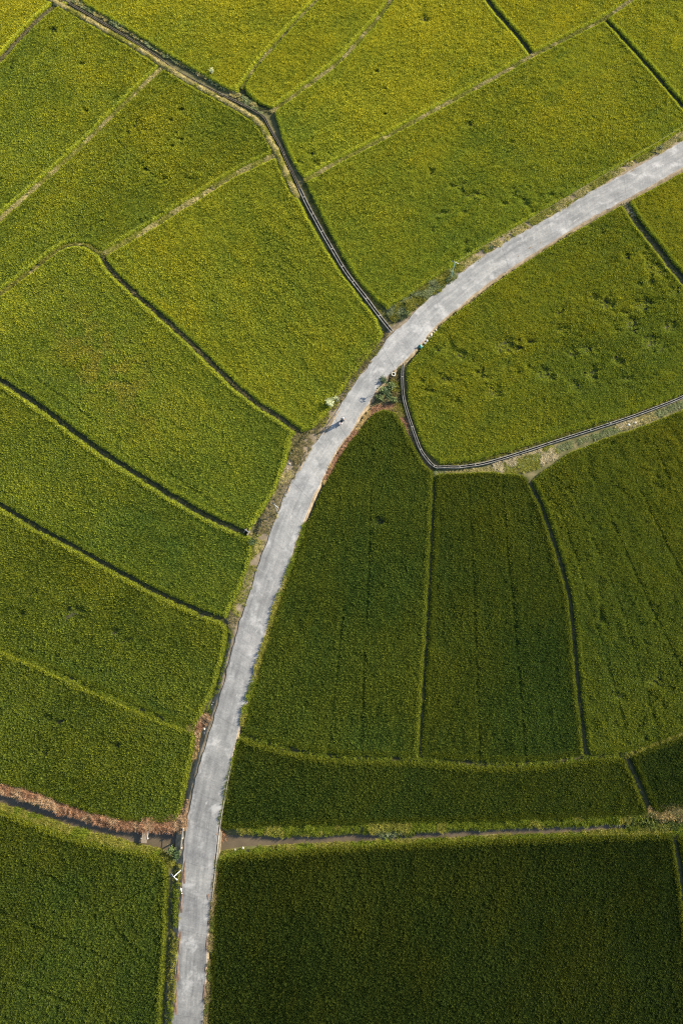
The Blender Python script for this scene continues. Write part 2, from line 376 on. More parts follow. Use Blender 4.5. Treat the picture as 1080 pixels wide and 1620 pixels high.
# name: (outline, ripeness, brightness with light falloff in the lower corners put into the tint, label)
B = {k: v[0] for k, v in BUNDS.items()}
R_ = lambda p: p[::-1]
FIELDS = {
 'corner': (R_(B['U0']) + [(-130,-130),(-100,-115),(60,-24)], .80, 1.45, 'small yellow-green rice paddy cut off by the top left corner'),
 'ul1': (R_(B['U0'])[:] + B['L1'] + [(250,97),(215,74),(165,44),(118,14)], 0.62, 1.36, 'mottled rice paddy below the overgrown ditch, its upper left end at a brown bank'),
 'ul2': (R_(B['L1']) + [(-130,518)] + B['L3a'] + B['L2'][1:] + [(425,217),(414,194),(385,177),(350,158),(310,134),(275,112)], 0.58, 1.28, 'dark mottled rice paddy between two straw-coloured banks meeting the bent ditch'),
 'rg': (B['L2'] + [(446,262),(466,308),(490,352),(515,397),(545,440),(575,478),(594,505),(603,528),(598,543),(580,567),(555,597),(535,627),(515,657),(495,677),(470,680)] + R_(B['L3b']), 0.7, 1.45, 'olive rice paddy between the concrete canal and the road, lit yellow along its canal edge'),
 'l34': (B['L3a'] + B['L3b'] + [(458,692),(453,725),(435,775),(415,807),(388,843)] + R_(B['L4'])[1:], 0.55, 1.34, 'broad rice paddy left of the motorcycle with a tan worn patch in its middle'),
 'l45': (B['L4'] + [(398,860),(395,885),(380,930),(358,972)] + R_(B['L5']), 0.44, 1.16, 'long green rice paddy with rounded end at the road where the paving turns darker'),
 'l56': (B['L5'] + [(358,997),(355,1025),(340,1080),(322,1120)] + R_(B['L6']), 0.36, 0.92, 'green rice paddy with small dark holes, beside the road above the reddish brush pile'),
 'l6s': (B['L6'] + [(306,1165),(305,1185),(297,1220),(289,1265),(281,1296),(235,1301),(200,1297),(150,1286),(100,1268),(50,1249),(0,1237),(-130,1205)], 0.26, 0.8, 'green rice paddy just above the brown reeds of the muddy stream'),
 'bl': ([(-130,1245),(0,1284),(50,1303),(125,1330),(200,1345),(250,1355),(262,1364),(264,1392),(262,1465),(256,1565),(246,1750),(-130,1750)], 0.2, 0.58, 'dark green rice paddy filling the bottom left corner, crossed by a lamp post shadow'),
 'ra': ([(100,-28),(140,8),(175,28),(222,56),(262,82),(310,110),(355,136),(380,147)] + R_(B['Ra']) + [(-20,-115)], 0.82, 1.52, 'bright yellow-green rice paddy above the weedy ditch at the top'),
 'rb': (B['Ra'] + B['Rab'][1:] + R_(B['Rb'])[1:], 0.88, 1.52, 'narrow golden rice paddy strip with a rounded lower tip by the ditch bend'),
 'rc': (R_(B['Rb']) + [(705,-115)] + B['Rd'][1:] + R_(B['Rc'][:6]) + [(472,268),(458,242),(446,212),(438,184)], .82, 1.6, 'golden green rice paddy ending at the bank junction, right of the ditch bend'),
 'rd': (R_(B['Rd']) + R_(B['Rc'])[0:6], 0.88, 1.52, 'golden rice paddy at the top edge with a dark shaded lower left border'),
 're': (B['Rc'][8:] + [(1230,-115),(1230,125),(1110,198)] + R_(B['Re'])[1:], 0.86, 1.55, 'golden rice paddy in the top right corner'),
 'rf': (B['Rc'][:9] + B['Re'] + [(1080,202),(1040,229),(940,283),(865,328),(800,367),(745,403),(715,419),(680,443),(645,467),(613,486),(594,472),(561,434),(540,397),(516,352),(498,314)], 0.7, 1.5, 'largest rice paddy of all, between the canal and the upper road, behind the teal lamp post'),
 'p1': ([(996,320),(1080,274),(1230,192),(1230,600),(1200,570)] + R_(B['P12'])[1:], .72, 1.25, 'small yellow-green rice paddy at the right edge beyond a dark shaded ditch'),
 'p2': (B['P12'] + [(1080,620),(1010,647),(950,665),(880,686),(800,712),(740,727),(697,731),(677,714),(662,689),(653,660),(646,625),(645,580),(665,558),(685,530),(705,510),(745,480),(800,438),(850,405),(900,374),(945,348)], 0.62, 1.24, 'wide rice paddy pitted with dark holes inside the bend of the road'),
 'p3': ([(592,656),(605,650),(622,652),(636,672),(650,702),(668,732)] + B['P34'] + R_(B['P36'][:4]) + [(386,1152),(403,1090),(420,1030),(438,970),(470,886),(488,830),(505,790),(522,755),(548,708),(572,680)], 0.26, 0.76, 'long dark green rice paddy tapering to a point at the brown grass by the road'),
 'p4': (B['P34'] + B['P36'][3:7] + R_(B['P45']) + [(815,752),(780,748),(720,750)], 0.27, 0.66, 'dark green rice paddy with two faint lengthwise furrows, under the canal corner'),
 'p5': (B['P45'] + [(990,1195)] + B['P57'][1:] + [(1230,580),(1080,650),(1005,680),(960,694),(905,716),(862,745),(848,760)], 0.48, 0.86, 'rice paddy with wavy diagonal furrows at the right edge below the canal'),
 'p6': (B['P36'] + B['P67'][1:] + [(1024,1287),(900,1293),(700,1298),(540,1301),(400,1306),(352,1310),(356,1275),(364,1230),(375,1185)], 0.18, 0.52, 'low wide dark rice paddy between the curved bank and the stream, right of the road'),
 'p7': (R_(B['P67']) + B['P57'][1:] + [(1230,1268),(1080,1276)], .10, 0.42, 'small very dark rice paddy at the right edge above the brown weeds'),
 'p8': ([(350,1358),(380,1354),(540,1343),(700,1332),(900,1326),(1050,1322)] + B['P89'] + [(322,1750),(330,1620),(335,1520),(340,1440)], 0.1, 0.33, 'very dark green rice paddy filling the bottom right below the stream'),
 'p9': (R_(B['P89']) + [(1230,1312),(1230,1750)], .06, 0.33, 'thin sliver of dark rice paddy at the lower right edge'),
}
fpoly = {k: WP(v[0], ZV) for k, v in FIELDS.items()}

# ------------------------------------------------------------------ ground
def stream_height(P):
    d = near(P, stream_line, 3.0); ins = inpoly(P, STREAM)
    s = np.where(ins, -d, d)
    return np.where(s > 2.0, 0, np.clip(-.3 + .32 * s / .9, -.75, 0))
x0, x1, y0, y1, st = -108., 128., -58., 208., .62
gx = np.arange(x0, x1 + .01, st); gy = np.arange(y0, y1 + .01, st)
GX, GY = np.meshgrid(gx, gy); GP = np.stack([GX.ravel(), GY.ravel()], 1)
gz = stream_height(GP) + (noise(GP, 2.5, 3, 2) - .5) * .05
edge = (GP[:, 0] <= x0 + .01) | (GP[:, 0] >= gx[-1] - .01) | (GP[:, 1] <= y0 + .01) | (GP[:, 1] >= gy[-1] - .01)
gz[edge & (gz > -.1)] = 0
nx, ny = len(gx), len(gy)
verts = np.column_stack([GP, gz])
idx = np.arange(nx * ny).reshape(ny, nx)
quads = np.stack([idx[:-1, :-1], idx[:-1, 1:], idx[1:, 1:], idx[1:, :-1]], -1).reshape(-1, 4)
FAR = 5000.
base = len(verts)
ring = [(-FAR, -FAR, -.02), (FAR, -FAR, -.02), (FAR, FAR, -.02), (-FAR, FAR, -.02)]
crn = [idx[0, 0], idx[0, -1], idx[-1, -1], idx[-1, 0]]
rf = [(base + k, base + (k + 1) % 4, crn[(k + 1) % 4], crn[k]) for k in range(4)]
sides = [idx[0, :], idx[:, -1], idx[-1, ::-1], idx[::-1, 0]]
me = bpy.data.meshes.new('ground')
fl = [tuple(q) for q in quads.tolist()]
nq = len(fl)
for k in range(4):                                            # outer quarter: fan from far corners to the grid's edge
    s = sides[k]; a, b2 = base + k, base + (k + 1) % 4; h = len(s) // 2
    for i in range(len(s) - 1): fl.append((a if i < h else b2, int(s[i + 1]), int(s[i])))
    fl.append((a, b2, int(s[h])))
me.from_pydata(verts.tolist() + ring, [], fl); me.update()
me.materials.append(MATS['ground_soil']); me.materials.append(MATS['far_green'])
mi = np.zeros(len(me.polygons), np.int32); mi[nq:] = 1; me.polygons.foreach_set('material_index', mi)
bm = bmesh.new(); bm.from_mesh(me); bmesh.ops.recalc_face_normals(bm, faces=bm.faces)
bm.to_mesh(me); bm.free()
ground = bpy.data.objects.new('ground', me); COL.objects.link(ground); tag(ground, kind='structure')

def poly_mesh(name, poly, z, mat, parent=None):
    tris = geometry.tessellate_polygon([[Vector((p[0], p[1], 0)) for p in poly]])
    o = raw_mesh(name, [(p[0], p[1], z) for p in poly], [t for t in tris], mat, parent)
    bm = bmesh.new(); bm.from_mesh(o.data)
    for f in bm.faces:
        f.normal_update()
        if f.normal.z < 0: f.normal_flip()
    bm.to_mesh(o.data); bm.free()
    return o
cen = STREAM.mean(0)
wide_u = su + normals2(su) * .9; wide_l = sl - normals2(sl) * .9
tag(poly_mesh('stream_water', np.vstack([wide_u, wide_l[::-1]]), -.3, 'stream_water'), kind='structure')

def ribbon(name, line, prof, mat, parent=None, wob=.0, seed=0, smooth=True):
    """sweep a cross-section (offset to the left, z) along a plan line"""
    n = normals2(line); V = []; k = len(prof)
    wv = (noise(line, 1.1, seed, 2) - .5) * 2 * wob
    hv = 1 + (noise(line, 1.7, seed + 5, 2) - .5) * (1.2 if wob else 0)
    for i in range(len(line)):
        for o, z in prof:
            q = line[i] + n[i] * (o + wv[i] * (1 if abs(o) > .01 else .3)); V.append((q[0], q[1], z * (hv[i] if z > .05 else 1)))
    F = []
    for i in range(len(line) - 1):
        for j in range(k - 1): F.append((i * k + j, i * k + j + 1, (i + 1) * k + j + 1, (i + 1) * k + j))
    F.append(tuple(range(k))); F.append(tuple((len(line) - 1) * k + j for j in range(k))[::-1])
    o = raw_mesh(name, V, F, mat, parent, smooth)
    bm = bmesh.new(); bm.from_mesh(o.data); bmesh.ops.recalc_face_normals(bm, faces=bm.faces); bm.to_mesh(o.data); bm.free()
    return o

# ------------------------------------------------------------------ road
nrm = normals2(road_c)                                    # points to the left edge
emb = []
for side, edge_l, sg in (('l', rl, 1), ('r', rr, -1)):
    pass
V = []; F = []
yv = rl[:, 1]; wide = np.clip((yv - W(360, 1010)[1]) / 3, 0, 1) * np.clip((W(600, 540)[1] - yv) / 3, 0, 1)
wide = np.maximum(wide, .55 * np.clip((yv - W(700, 450)[1]) / 3, 0, 1)); wide = np.maximum(wide, np.clip((yv - W(632, 505)[1]) / 2, 0, 1) * np.clip((W(706, 445)[1] - yv) / 2, 0, 1))
wl_ = .25 + .35 * noise(rl, 3.0, 21, 2) + wide * (1.2 + 1.0 * noise(rl, 5, 23, 2)); wr_ = .04 + .22 * noise(rr, 3.0, 22, 2)
for i in range(NST):
    a, b2, n = rl[i], rr[i], nrm[i]
    for q, z in ((a + n * (wl_[i] + .95), -.1), (a + n * wl_[i], .40 - .10 * wide[i]), (a + n * .12, .47), (a - n * .05, .48), (b2 + n * .05, .50), (b2 - n * wr_[i], .42), (b2 - n * (wr_[i] + .4), -.1)):
        V.append((q[0], q[1], z))
for i in range(NST - 1):
    for j in range(6): F.append((i * 7 + j, (i + 1) * 7 + j, (i + 1) * 7 + j + 1, i * 7 + j + 1))
road = raw_mesh('road', V, F, 'verge_earth'); tag(road, kind='structure')
slen = np.r_[0, np.cumsum(np.hypot(*np.diff(road_c, axis=0).T))]
def station(u, v):
    p = np.array(W(u, v, ZR)); return int(np.argmin(np.hypot(*(road_c - p).T)))
SPECIAL = sorted([station(440, 860), station(735, 445), station(868, 362), station(600, 560), station(352, 1140)])
cuts = [0]
while cuts[-1] < NST - 1:
    nxt = cuts[-1] + random.choice((5, 6, 6, 7))
    for s_ in SPECIAL:
        if cuts[-1] < s_ <= nxt + 2: nxt = s_; break
    cuts.append(min(nxt, NST - 1))
ragL = (noise(np.column_stack([slen, slen * 0]), .55, 31, 3) - .5) * .62
ragR = (noise(np.column_stack([slen, slen * 0]), .55, 32, 3) - .5) * .50
for c0, c1 in zip(cuts[:-1], cuts[1:]):
    V = []; F = []; UV = []
    sub = np.linspace(c0, c1, (c1 - c0) * 3 + 1); fr = (0, .015, .2, .4, .6, .8, .985, 1)
    g = .005 / max(slen[c1] - slen[c0], .1) * (c1 - c0)
    sub[0] += g; sub[-1] -= g
    tz = random.uniform(-.008, .008)
    for s_ in sub:
        ip = lambda A: np.array([np.interp(s_, np.arange(NST), A[:, k]) for k in (0, 1)])
        a, b2, n = ip(rl), ip(rr), ip(nrm); v_ = np.interp(s_, np.arange(NST), slen)
        a = a + n * np.interp(v_, slen, ragL); b2 = b2 - n * np.interp(v_, slen, ragR)
        for k in fr:
            q = a * (1 - k) + b2 * k; z = ZR + tz + .03 * (1 - (2 * k - 1) ** 2) - (.14 if k in (0, 1) else 0)
            V.append((q[0], q[1], z)); UV.append((k, v_))
    m = len(fr)
    for i in range(len(sub) - 1):
        for j in range(m - 1): F.append((i * m + j, (i + 1) * m + j, (i + 1) * m + j + 1, i * m + j + 1))
    o = raw_mesh('road_slab', V, F, 'road_concrete', road)
    uvl = o.data.uv_layers.new(name='road_uv')
    li = np.empty(len(o.data.loops), np.int32); o.data.loops.foreach_get('vertex_index', li)
    uvl.data.foreach_set('uv', np.array(UV, np.float32)[li].ravel())
    bm = bmesh.new(); bm.from_mesh(o.data); bmesh.ops.recalc_face_normals(bm, faces=bm.faces)
    if sum(f.normal.z for f in bm.faces) < 0: bmesh.ops.reverse_faces(bm, faces=bm.faces)
    bm.to_mesh(o.data); bm.free()
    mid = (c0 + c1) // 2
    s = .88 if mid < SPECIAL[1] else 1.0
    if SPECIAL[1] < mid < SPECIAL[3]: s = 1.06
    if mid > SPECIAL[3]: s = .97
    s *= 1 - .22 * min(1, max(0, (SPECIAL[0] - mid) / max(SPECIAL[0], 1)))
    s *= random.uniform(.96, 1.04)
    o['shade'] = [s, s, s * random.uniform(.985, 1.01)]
kr = [i for i in range(NST) if rr[i][1] < W(370, 1190)[1] and rr[i][1] > W(333, 1440)[1]]
kline = rr[kr[0]:kr[-1]] - nrm[kr[0]:kr[-1]] * .16
tag(ribbon('kerb', resample(kline, .8), [(-.05, .3), (-.05, .61), (.05, .61), (.05, .3)], 'canal_concrete', None, 0, 0, False), kind='structure')

# soil spilled over the road's edges
def soil_patch(u, v, ln, wd, mat='red_earth', parent=road):
    i = station(u, v); n = nrm[i]; t = np.array([n[1], -n[0]]); c = np.array(W(u, v, ZR))
    V = []; k = 22; ph = random.uniform(0, 9)
    for j in range(k):
        w = 2 * math.pi * j / k; r = 1 + .35 * math.sin(3 * w + ph) + .2 * math.sin(7 * w + ph * 2)
        q = c + t * math.cos(w) * ln * r * .5 + n * math.sin(w) * wd * r * .5; V.append((q[0], q[1], .545))
    V.append((c[0], c[1], .64)); F = [(j, (j + 1) % k, k) for j in range(k)]
    raw_mesh('soil_patch', V, F, mat, parent)
for u, v, ln, wd in ((291,1383,4.2,.75),(287,1430,3.4,.6),(284,1490,3.9,.7),(281,1540,4.2,.8),(278,1590,4.4,.75),(329,1418,1.1,.5),(327,1495,2.4,.45),(325,1533,1.4,.4),(323,1570,2.6,.55),(330,1460,1.0,.3)):
    soil_patch(u, v, ln, wd)
for u, v, ln, wd in ((528,662,5.2,.7),(519,678,3.2,.5),(484,722,4.6,.8),(476,738,4,.6),(456,775,3,.35),(1000,270,2.4,.4),(838,392,1.6,.35),(820,405,.9,.3),(855,384,1.1,.3)):
    soil_patch(u, v, ln, wd, 'verge_earth')

# ------------------------------------------------------------------ banks between the paddies
banks = {}
for k, (pts, gap, hw, h, mat, gr, den) in BUNDS.items():
    ln = bl[k]
    banks[k] = tag(ribbon('earth_bank', ln, [(-hw - .18, -.02), (-hw * .75, h * .75), (0, h), (hw * .75, h * .75), (hw + .18, -.02)], mat, None, .22, hash(k) % 7 if False else len(k) + int(gap * 100)), kind='structure')

# ------------------------------------------------------------------ concrete canals
def canal(name, line, inner, wall, top, mat, label, strut_at, cat='canal', water='canal_water'):
    root = empty(name, (line[0][0], line[0][1], 0)); tag(root, label, cat)
    off = np.array(root.location[:2]); ln = line - off
    h = inner / 2
    ribbon('channel_floor', ln, [(-h - wall, .03), (h + wall, .03)], mat, root, 0, 0, False) if False else None
    for sg in (1, -1):
        a, b2 = sg * h, sg * (h + wall)
        pr = [(a, .02), (a, top), (b2, top), (b2, .02)]
        ribbon('side_wall', ln, pr, mat, root, 0, 0, False)
    n = normals2(ln); V = []
    for i in range(len(ln)):
        for s_ in (1, -1): q = ln[i] + n[i] * s_ * (h + .01); V.append((q[0], q[1], .10))
    raw_mesh('water', V, [(2 * i, 2 * i + 1, 2 * i + 3, 2 * i + 2) for i in range(len(ln) - 1)], water, root)
    sm = None
    for (u, v) in strut_at:
        p = np.array(W(u, v, top)) - off; i = int(np.argmin(np.hypot(*(ln - p).T))); i = min(max(i, 0), len(ln) - 1)
        ang = math.atan2(n[i][1], n[i][0])
        if sm is None:
            sm = MB().box((0, 0, 0), (inner + 2 * wall + .04, .14, .12)).build('cross_beam', mat, root); o = sm
        else:
            o = sm.copy(); COL.objects.link(o); o.parent = root
        o.location = (ln[i][0], ln[i][1], top - .03); o.rotation_euler = (0, 0, ang)
    return root
canal('irrigation_canal', canA, .42, .10, .46, 'canal_concrete', 'straight concrete canal with cross beams running to the road beside the large paddy',
      [(484,312),(498,339),(512,366),(527,393),(541,420),(558,446),(577,471),(597,499)])
canal('irrigation_canal', canB, .30, .07, .44, 'canal_concrete', 'curved concrete canal leaving the road by the shrubs and bending right',
      [(637,597),(651,676),(663,709),(687,739),(725,740),(752,736),(932,681),(968,670)])
canal('drainage_ditch', canU, .26, .07, .30, 'old_concrete', 'old overgrown concrete ditch bordered by dry grass at the upper left', [(270,105),(352,149),(444,231),(449,246)])

# ------------------------------------------------------------------ plant meshes for scattering
LIB = bpy.data.collections.new('plant_library')           # holds the single plants; not part of the scene itself
def clump(name, n, h, spread, width, droop, mats, seed, coll, head=0.0, root_r=.1, segs=3):
    r = random.Random(seed); V = []; F = []; MI = []
    for k in range(n):
        az = r.uniform(0, 2 * math.pi); rr_ = root_r * math.sqrt(r.random()); az0 = r.uniform(0, 2 * math.pi)
        p = Vector((rr_ * math.cos(az0), rr_ * math.sin(az0), 0))
        L_ = h * r.uniform(.7, 1.08); out = spread * r.uniform(.25, 1.0); d = Vector((math.cos(az), math.sin(az), 0))
        tw = az + math.pi / 2 + r.uniform(-.9, .9); w = Vector((math.cos(tw), math.sin(tw), 0)) * width * r.uniform(.7, 1.25)
        o = len(V); is_head = r.random() < head
        for s in range(segs + 1):
            t = s / segs
            c = p + d * out * t ** 1.5 + Vector((0, 0, L_ * (t - droop * t ** 3 * r.uniform(.7, 1.2))))
            ww = w * (0.55 + .45 * min(1, t * 2)) * (1 - .85 * max(0, t - .45) / .55)
            if is_head: ww = w * (.25 if t < .45 else 1.1)
            V += [c - ww / 2, c + ww / 2]
        for s in range(segs): F.append((o + 2 * s, o + 2 * s + 1, o + 2 * s + 3, o + 2 * s + 2)); MI.append(1 if is_head and s >= segs - 1 else 0)
    me = bpy.data.meshes.new(name); me.from_pydata([tuple(v) for v in V], [], F); me.update()
    for m in mats: me.materials.append(MATS[m])
    me.polygons.foreach_set('material_index', MI)
    ob = bpy.data.objects.new(name, me); coll.objects.link(ob); return ob
def lib(name, makers):
    c = bpy.data.collections.new(name); LIB.children.link(c)
    for k, f in enumerate(makers): f(c, k)
    return c
NV = 5
rice_lib = lib('rice_library', [lambda c, k: clump('rice_clump_%02d' % k, 54, .86, .40, .034, .30, ['rice_leaf', 'rice_panicle'], 100 + k, c, .28, .17, 2)] * NV)
grass_lib = lib('grass_library', [lambda c, k: clump('grass_clump_%02d' % k, 40, .42, .30, .024, .35, ['grass_blade'], 200 + k, c, 0, .14)] * NV)
dry_lib = lib('dry_library', [lambda c, k: clump('dry_clump_%02d' % k, 40, .34, .42, .026, .75, ['dry_blade'], 300 + k, c, 0, .16)] * NV)
reed_lib = lib('reed_library', [lambda c, k: clump('reed_clump_%02d' % k, 46, 1.0, .62, .030, .38, ['dry_blade'], 400 + k, c, 0, .16)] * NV)
weed_lib = lib('weed_library', [lambda c, k: clump('weed_clump_%02d' % k, 22, .55, .42, .10, .45, ['grass_blade'], 500 + k, c, 0, .12)] * NV)

def scatter_group(name, coll):
    g = bpy.data.node_groups.new(name, 'GeometryNodeTree')
    g.interface.new_socket('Geometry', in_out='INPUT', socket_type='NodeSocketGeometry')
    g.interface.new_socket('Geometry', in_out='OUTPUT', socket_type='NodeSocketGeometry')
    N, L = g.nodes, g.links
    gi = N.new('NodeGroupInput'); go = N.new('NodeGroupOutput')
    ci = N.new('GeometryNodeCollectionInfo'); ci.inputs['Collection'].default_value = coll
    ci.inputs['Separate Children'].default_value = True; ci.inputs['Reset Children'].default_value = True
    ip = N.new('GeometryNodeInstanceOnPoints'); ip.inputs['Pick Instance'].default_value = True
    def na(nm, ty):
        n = N.new('GeometryNodeInputNamedAttribute'); n.data_type = ty; n.inputs['Name'].default_value = nm
        return n.outputs['Attribute']
    L.new(gi.outputs[0], ip.inputs['Points']); L.new(ci.outputs[0], ip.inputs['Instance'])
    L.new(na('variant', 'INT'), ip.inputs['Instance Index'])
    er = N.new('FunctionNodeEulerToRotation'); L.new(na('rot', 'FLOAT_VECTOR'), er.inputs[0]); L.new(er.outputs[0], ip.inputs['Rotation'])
    L.new(na('scl', 'FLOAT_VECTOR'), ip.inputs['Scale'])
    L.new(ip.outputs[0], go.inputs[0])
    return g
GROUPS = {k: scatter_group('scatter_' + k, c) for k, c in (('rice', rice_lib), ('grass', grass_lib), ('dry', dry_lib), ('reed', reed_lib), ('weed', weed_lib))}

def scatter(name, P, z, scl, tint, kind, parent=None, lean=.12, rot=None):
    n = len(P)
    me = bpy.data.meshes.new(name); me.vertices.add(n)
    me.vertices.foreach_set('co', np.column_stack([P, z]).astype(np.float32).ravel())
    def attr(nm, ty, data, key):
        a = me.attributes.new(nm, ty, 'POINT'); a.data.foreach_set(key, data.ravel())
    attr('variant', 'INT', RNG.integers(0, NV, n).astype(np.int32), 'value')
    if rot is None: rot = np.column_stack([RNG.normal(0, lean, n), RNG.normal(0, lean, n), RNG.uniform(0, 6.283, n)])
    attr('rot', 'FLOAT_VECTOR', rot.astype(np.float32), 'vector')
    if scl.ndim == 1: scl = np.column_stack([scl] * 3)
    attr('scl', 'FLOAT_VECTOR', scl.astype(np.float32), 'vector')
    attr('tint', 'FLOAT_VECTOR', tint.astype(np.float32), 'vector')
    o = bpy.data.objects.new(name, me); COL.objects.link(o)
    if parent: o.parent = parent
    m = o.modifiers.new('plants', 'NODES'); m.node_group = GROUPS[kind]
    o['kind'] = 'stuff'
    return o
def jitter_grid(poly_lo, poly_hi, sp):
    xs = np.arange(poly_lo[0], poly_hi[0], sp); ys = np.arange(poly_lo[1], poly_hi[1], sp * .87)
    X, Y = np.meshgrid(xs, ys); X = X + (np.arange(len(ys)) % 2)[:, None] * sp * .5
    P = np.stack([X.ravel(), Y.ravel()], 1)
    return P + RNG.uniform(-.42, .42, P.shape) * sp

# ------------------------------------------------------------------ rice
GREEN = np.array([.062, .118, .025]); YELL = np.array([.202, .228, .020]); TAN = np.array([.30, .22, .06])
FURROWS = {   # walked or drilled lines where plants are missing or short
 'p4': [[(741,752),(745,810),(752,960),(757,1110),(760,1200)], [(795,752),(797,810),(810,935),(822,1060),(832,1205)]],
 'p3': [[(545,960),(535,1060),(520,1190)], [(590,700),(585,900),(575,1100),(572,1198)]],
 'p5': [[(880,790),(905,860),(935,960),(965,1060),(990,1150)], [(900,770),(950,880),(985,960),(1010,1060),(1040,1150)], [(930,740),(980,850),(1030,960),(1080,1060)], [(985,720),(1030,810),(1090,930)], [(1030,690),(1060,760),(1100,850)]],
 'bl': [[(-130,1300),(0,1352),(125,1405),(250,1540)], [(-130,1400),(0,1443),(125,1495),(200,1530)], [(-60,1520),(0,1540),(125,1590),(220,1640)]],
 'ul2': [[(180,215),(225,262),(265,292)], [(225,262),(280,210)], [(225,262),(160,330)]],
 'l34': [[(60,600),(200,700),(330,790)]],
 'rf': [],
}
HOLES = {     # lodged or missing plants: (u, v, radius px)
 'p2': [(730,560,9),(800,545,14),(815,550,8),(930,550,9),(860,590,10),(870,596,7),(935,590,10),(905,560,7),(1000,510,8),(1030,540,10),(960,480,9),(940,470,7),(1060,515,8),(980,570,7),(780,620,10),(910,610,8),(840,540,6),(990,600,6),(1020,480,8),(760,590,6),(890,520,7)],
 'l56': [(118,970,11),(50,938,6),(38,968,4),(180,998,5),(200,1015,5)],
 'l6s': [(78,1136,6),(95,1142,5),(183,1178,5),(70,1190,5)],
 'ul1': [(85,47,6),(130,100,5),(137,174,4)],
 'ul2': [(286,173,5),(270,190,5),(230,205,4),(287,220,4)],
 'rc': [(595,112,4),(610,140,4),(670,30,9)],
 'p3': [(600,825,8)],
 'rf': [(740,195,6),(810,225,5)],
}
sunv = np.array([math.cos(SUN_AZ), math.sin(SUN_AZ)])
def clearance(P):
    """metres of free canopy around a point: distance to the nearest gap, road, canal or stream side"""
    c = np.full(len(P), 9.0)
    for k, v in BUNDS.items():
        c = np.minimum(c, near(P, bl[k], 3.0) - v[1] - .30)
    c = np.minimum(c, np.where(inpoly(P, ROADPOLY), -1, near(P, road_c, 8) - 2.95))
    c = np.minimum(c, near(P, canA, 4) - 1.2)
    c = np.minimum(c, near(P, canB, 4) - 1.0)
    c = np.minimum(c, near(P, canU, 4) - .72)
    c = np.minimum(c, np.where(inpoly(P, STREAM), -1, near(P, stream_line, 4) - .8))
    return c
SP = .335
n_plants = 0
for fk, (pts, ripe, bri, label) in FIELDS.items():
    poly = fpoly[fk]
    f = poly_mesh('rice_field', poly, .035, 'mud'); tag(f, label, 'rice field', 'flooded rice paddies around the curving road')
    P = jitter_grid(poly.min(0), poly.max(0), SP)
    sel = (P[:, 1] < 196) & (np.abs(P[:, 0]) < 106 + P[:, 1] * .05)
    P = P[sel]; P = P[inpoly(P, poly)]
    pl = np.vstack([poly, poly[:1]])
    # the outermost rows stand closer and lean out over the gap
    E = jitter_grid(poly.min(0), poly.max(0), .21); E = E[(E[:, 1] < 190) & (np.abs(E[:, 0]) < 100 + E[:, 1] * .05)]
    lo_, hi_ = E.min(0), E.max(0)
    E = E[near(E, pl, 1.6) < 1.6]; E = E[inpoly(E, poly)]
    cE = np.minimum(clearance(E), near(E, pl, 3.0) - .05); E = E[(cE > 0) & (cE < .42)]
    P = np.vstack([P, E])
    cl = np.minimum(clearance(P), near(P, pl, 3.0) - .05) - .40 * (noise(P, 1.5, 41, 2) - .5)
    P = P[cl > 0]; cl = cl[cl > 0]
    nn = len(P)
    h_ = .05
    cg = lambda Q_: np.minimum(clearance(Q_), near(Q_, pl, 3.0) - .05)
    em = cl < .9
    gxy = np.zeros((nn, 2))
    gxy[em, 0] = cg(P[em] + [h_, 0]) - cg(P[em] - [h_, 0]); gxy[em, 1] = cg(P[em] + [0, h_]) - cg(P[em] - [0, h_])
    rim = np.clip(1 - cl / .6, 0, 1)
    big = noise(P + 41.7 * list(FIELDS).index(fk), 24, 51, 2); med = noise(P, 5.5, 52, 3); sm = noise(P, 1.5, 53, 2); gr_ = noise(P, .62, 55, 1); rnd = RNG.random(nn)
    # streaky patches follow the transplanting rows
    a = math.radians({'l34': -38, 'l45': -33, 'l56': -28, 'rg': -50, 'p5': -62, 'p3': 80, 'p4': 85}.get(fk, 35 + 20 * (len(label) % 3)))
    Q = np.stack([(P[:, 0] * math.cos(a) + P[:, 1] * math.sin(a)) / 5.0, -P[:, 0] * math.sin(a) + P[:, 1] * math.cos(a)], 1)
    strk = noise(Q, 1.1, 54, 3)
    r = np.clip(ripe + (big - .5) * .44 + (med - .5) * .34 + (strk - .5) * .28 + (rnd - .5) * .12 + .004 * (P[:, 1] - poly[:, 1].mean()), .07, 1.1)
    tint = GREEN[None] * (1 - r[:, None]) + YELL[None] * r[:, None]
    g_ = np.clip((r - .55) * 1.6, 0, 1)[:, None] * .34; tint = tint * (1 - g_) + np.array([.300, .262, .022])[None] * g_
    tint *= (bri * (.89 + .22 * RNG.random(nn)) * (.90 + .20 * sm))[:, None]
    scl = .81 + .15 * RNG.random(nn) + .22 * (gr_ - .5) + .22 * (sm - .5) + .18 * (med - .5) + .22 * (strk - .5)
    if fk == 'l34':
        c = np.array(W(165, 575, ZV)); q = P - c; t_ = np.exp(-((q[:, 0] * .75 + q[:, 1] * .66) / 6.0) ** 2 - ((q[:, 0] * .66 - q[:, 1] * .75) / 17.0) ** 2) * np.clip((noise(P, 2.0, 57, 3) - .42) * 5, 0, 1)
        tint = tint * (1 - .34 * t_[:, None]) + TAN[None] * .34 * t_[:, None]; scl *= 1 - .15 * t_
    if fk == 'p5':
        wv = noise(P + 1.2 * np.column_stack([noise(P, 3, 59), noise(P, 3, 60)]) , 1.9, 58, 2); scl *= .80 + .24 * np.clip((wv - .32) * 3, 0, 1)
    keep = RNG.random(nn) > .02
    for ln in FURROWS.get(fk, []):
        w = resample(chaikin(WP(ln, ZV), 2), .8); d = near(P, w, 1.0)
        fade = noise(P, 4.0, 61, 2)
        scl = np.where(d < .26, scl * np.where(fade > .40, .52, .85), scl)
    hl = np.zeros(nn)
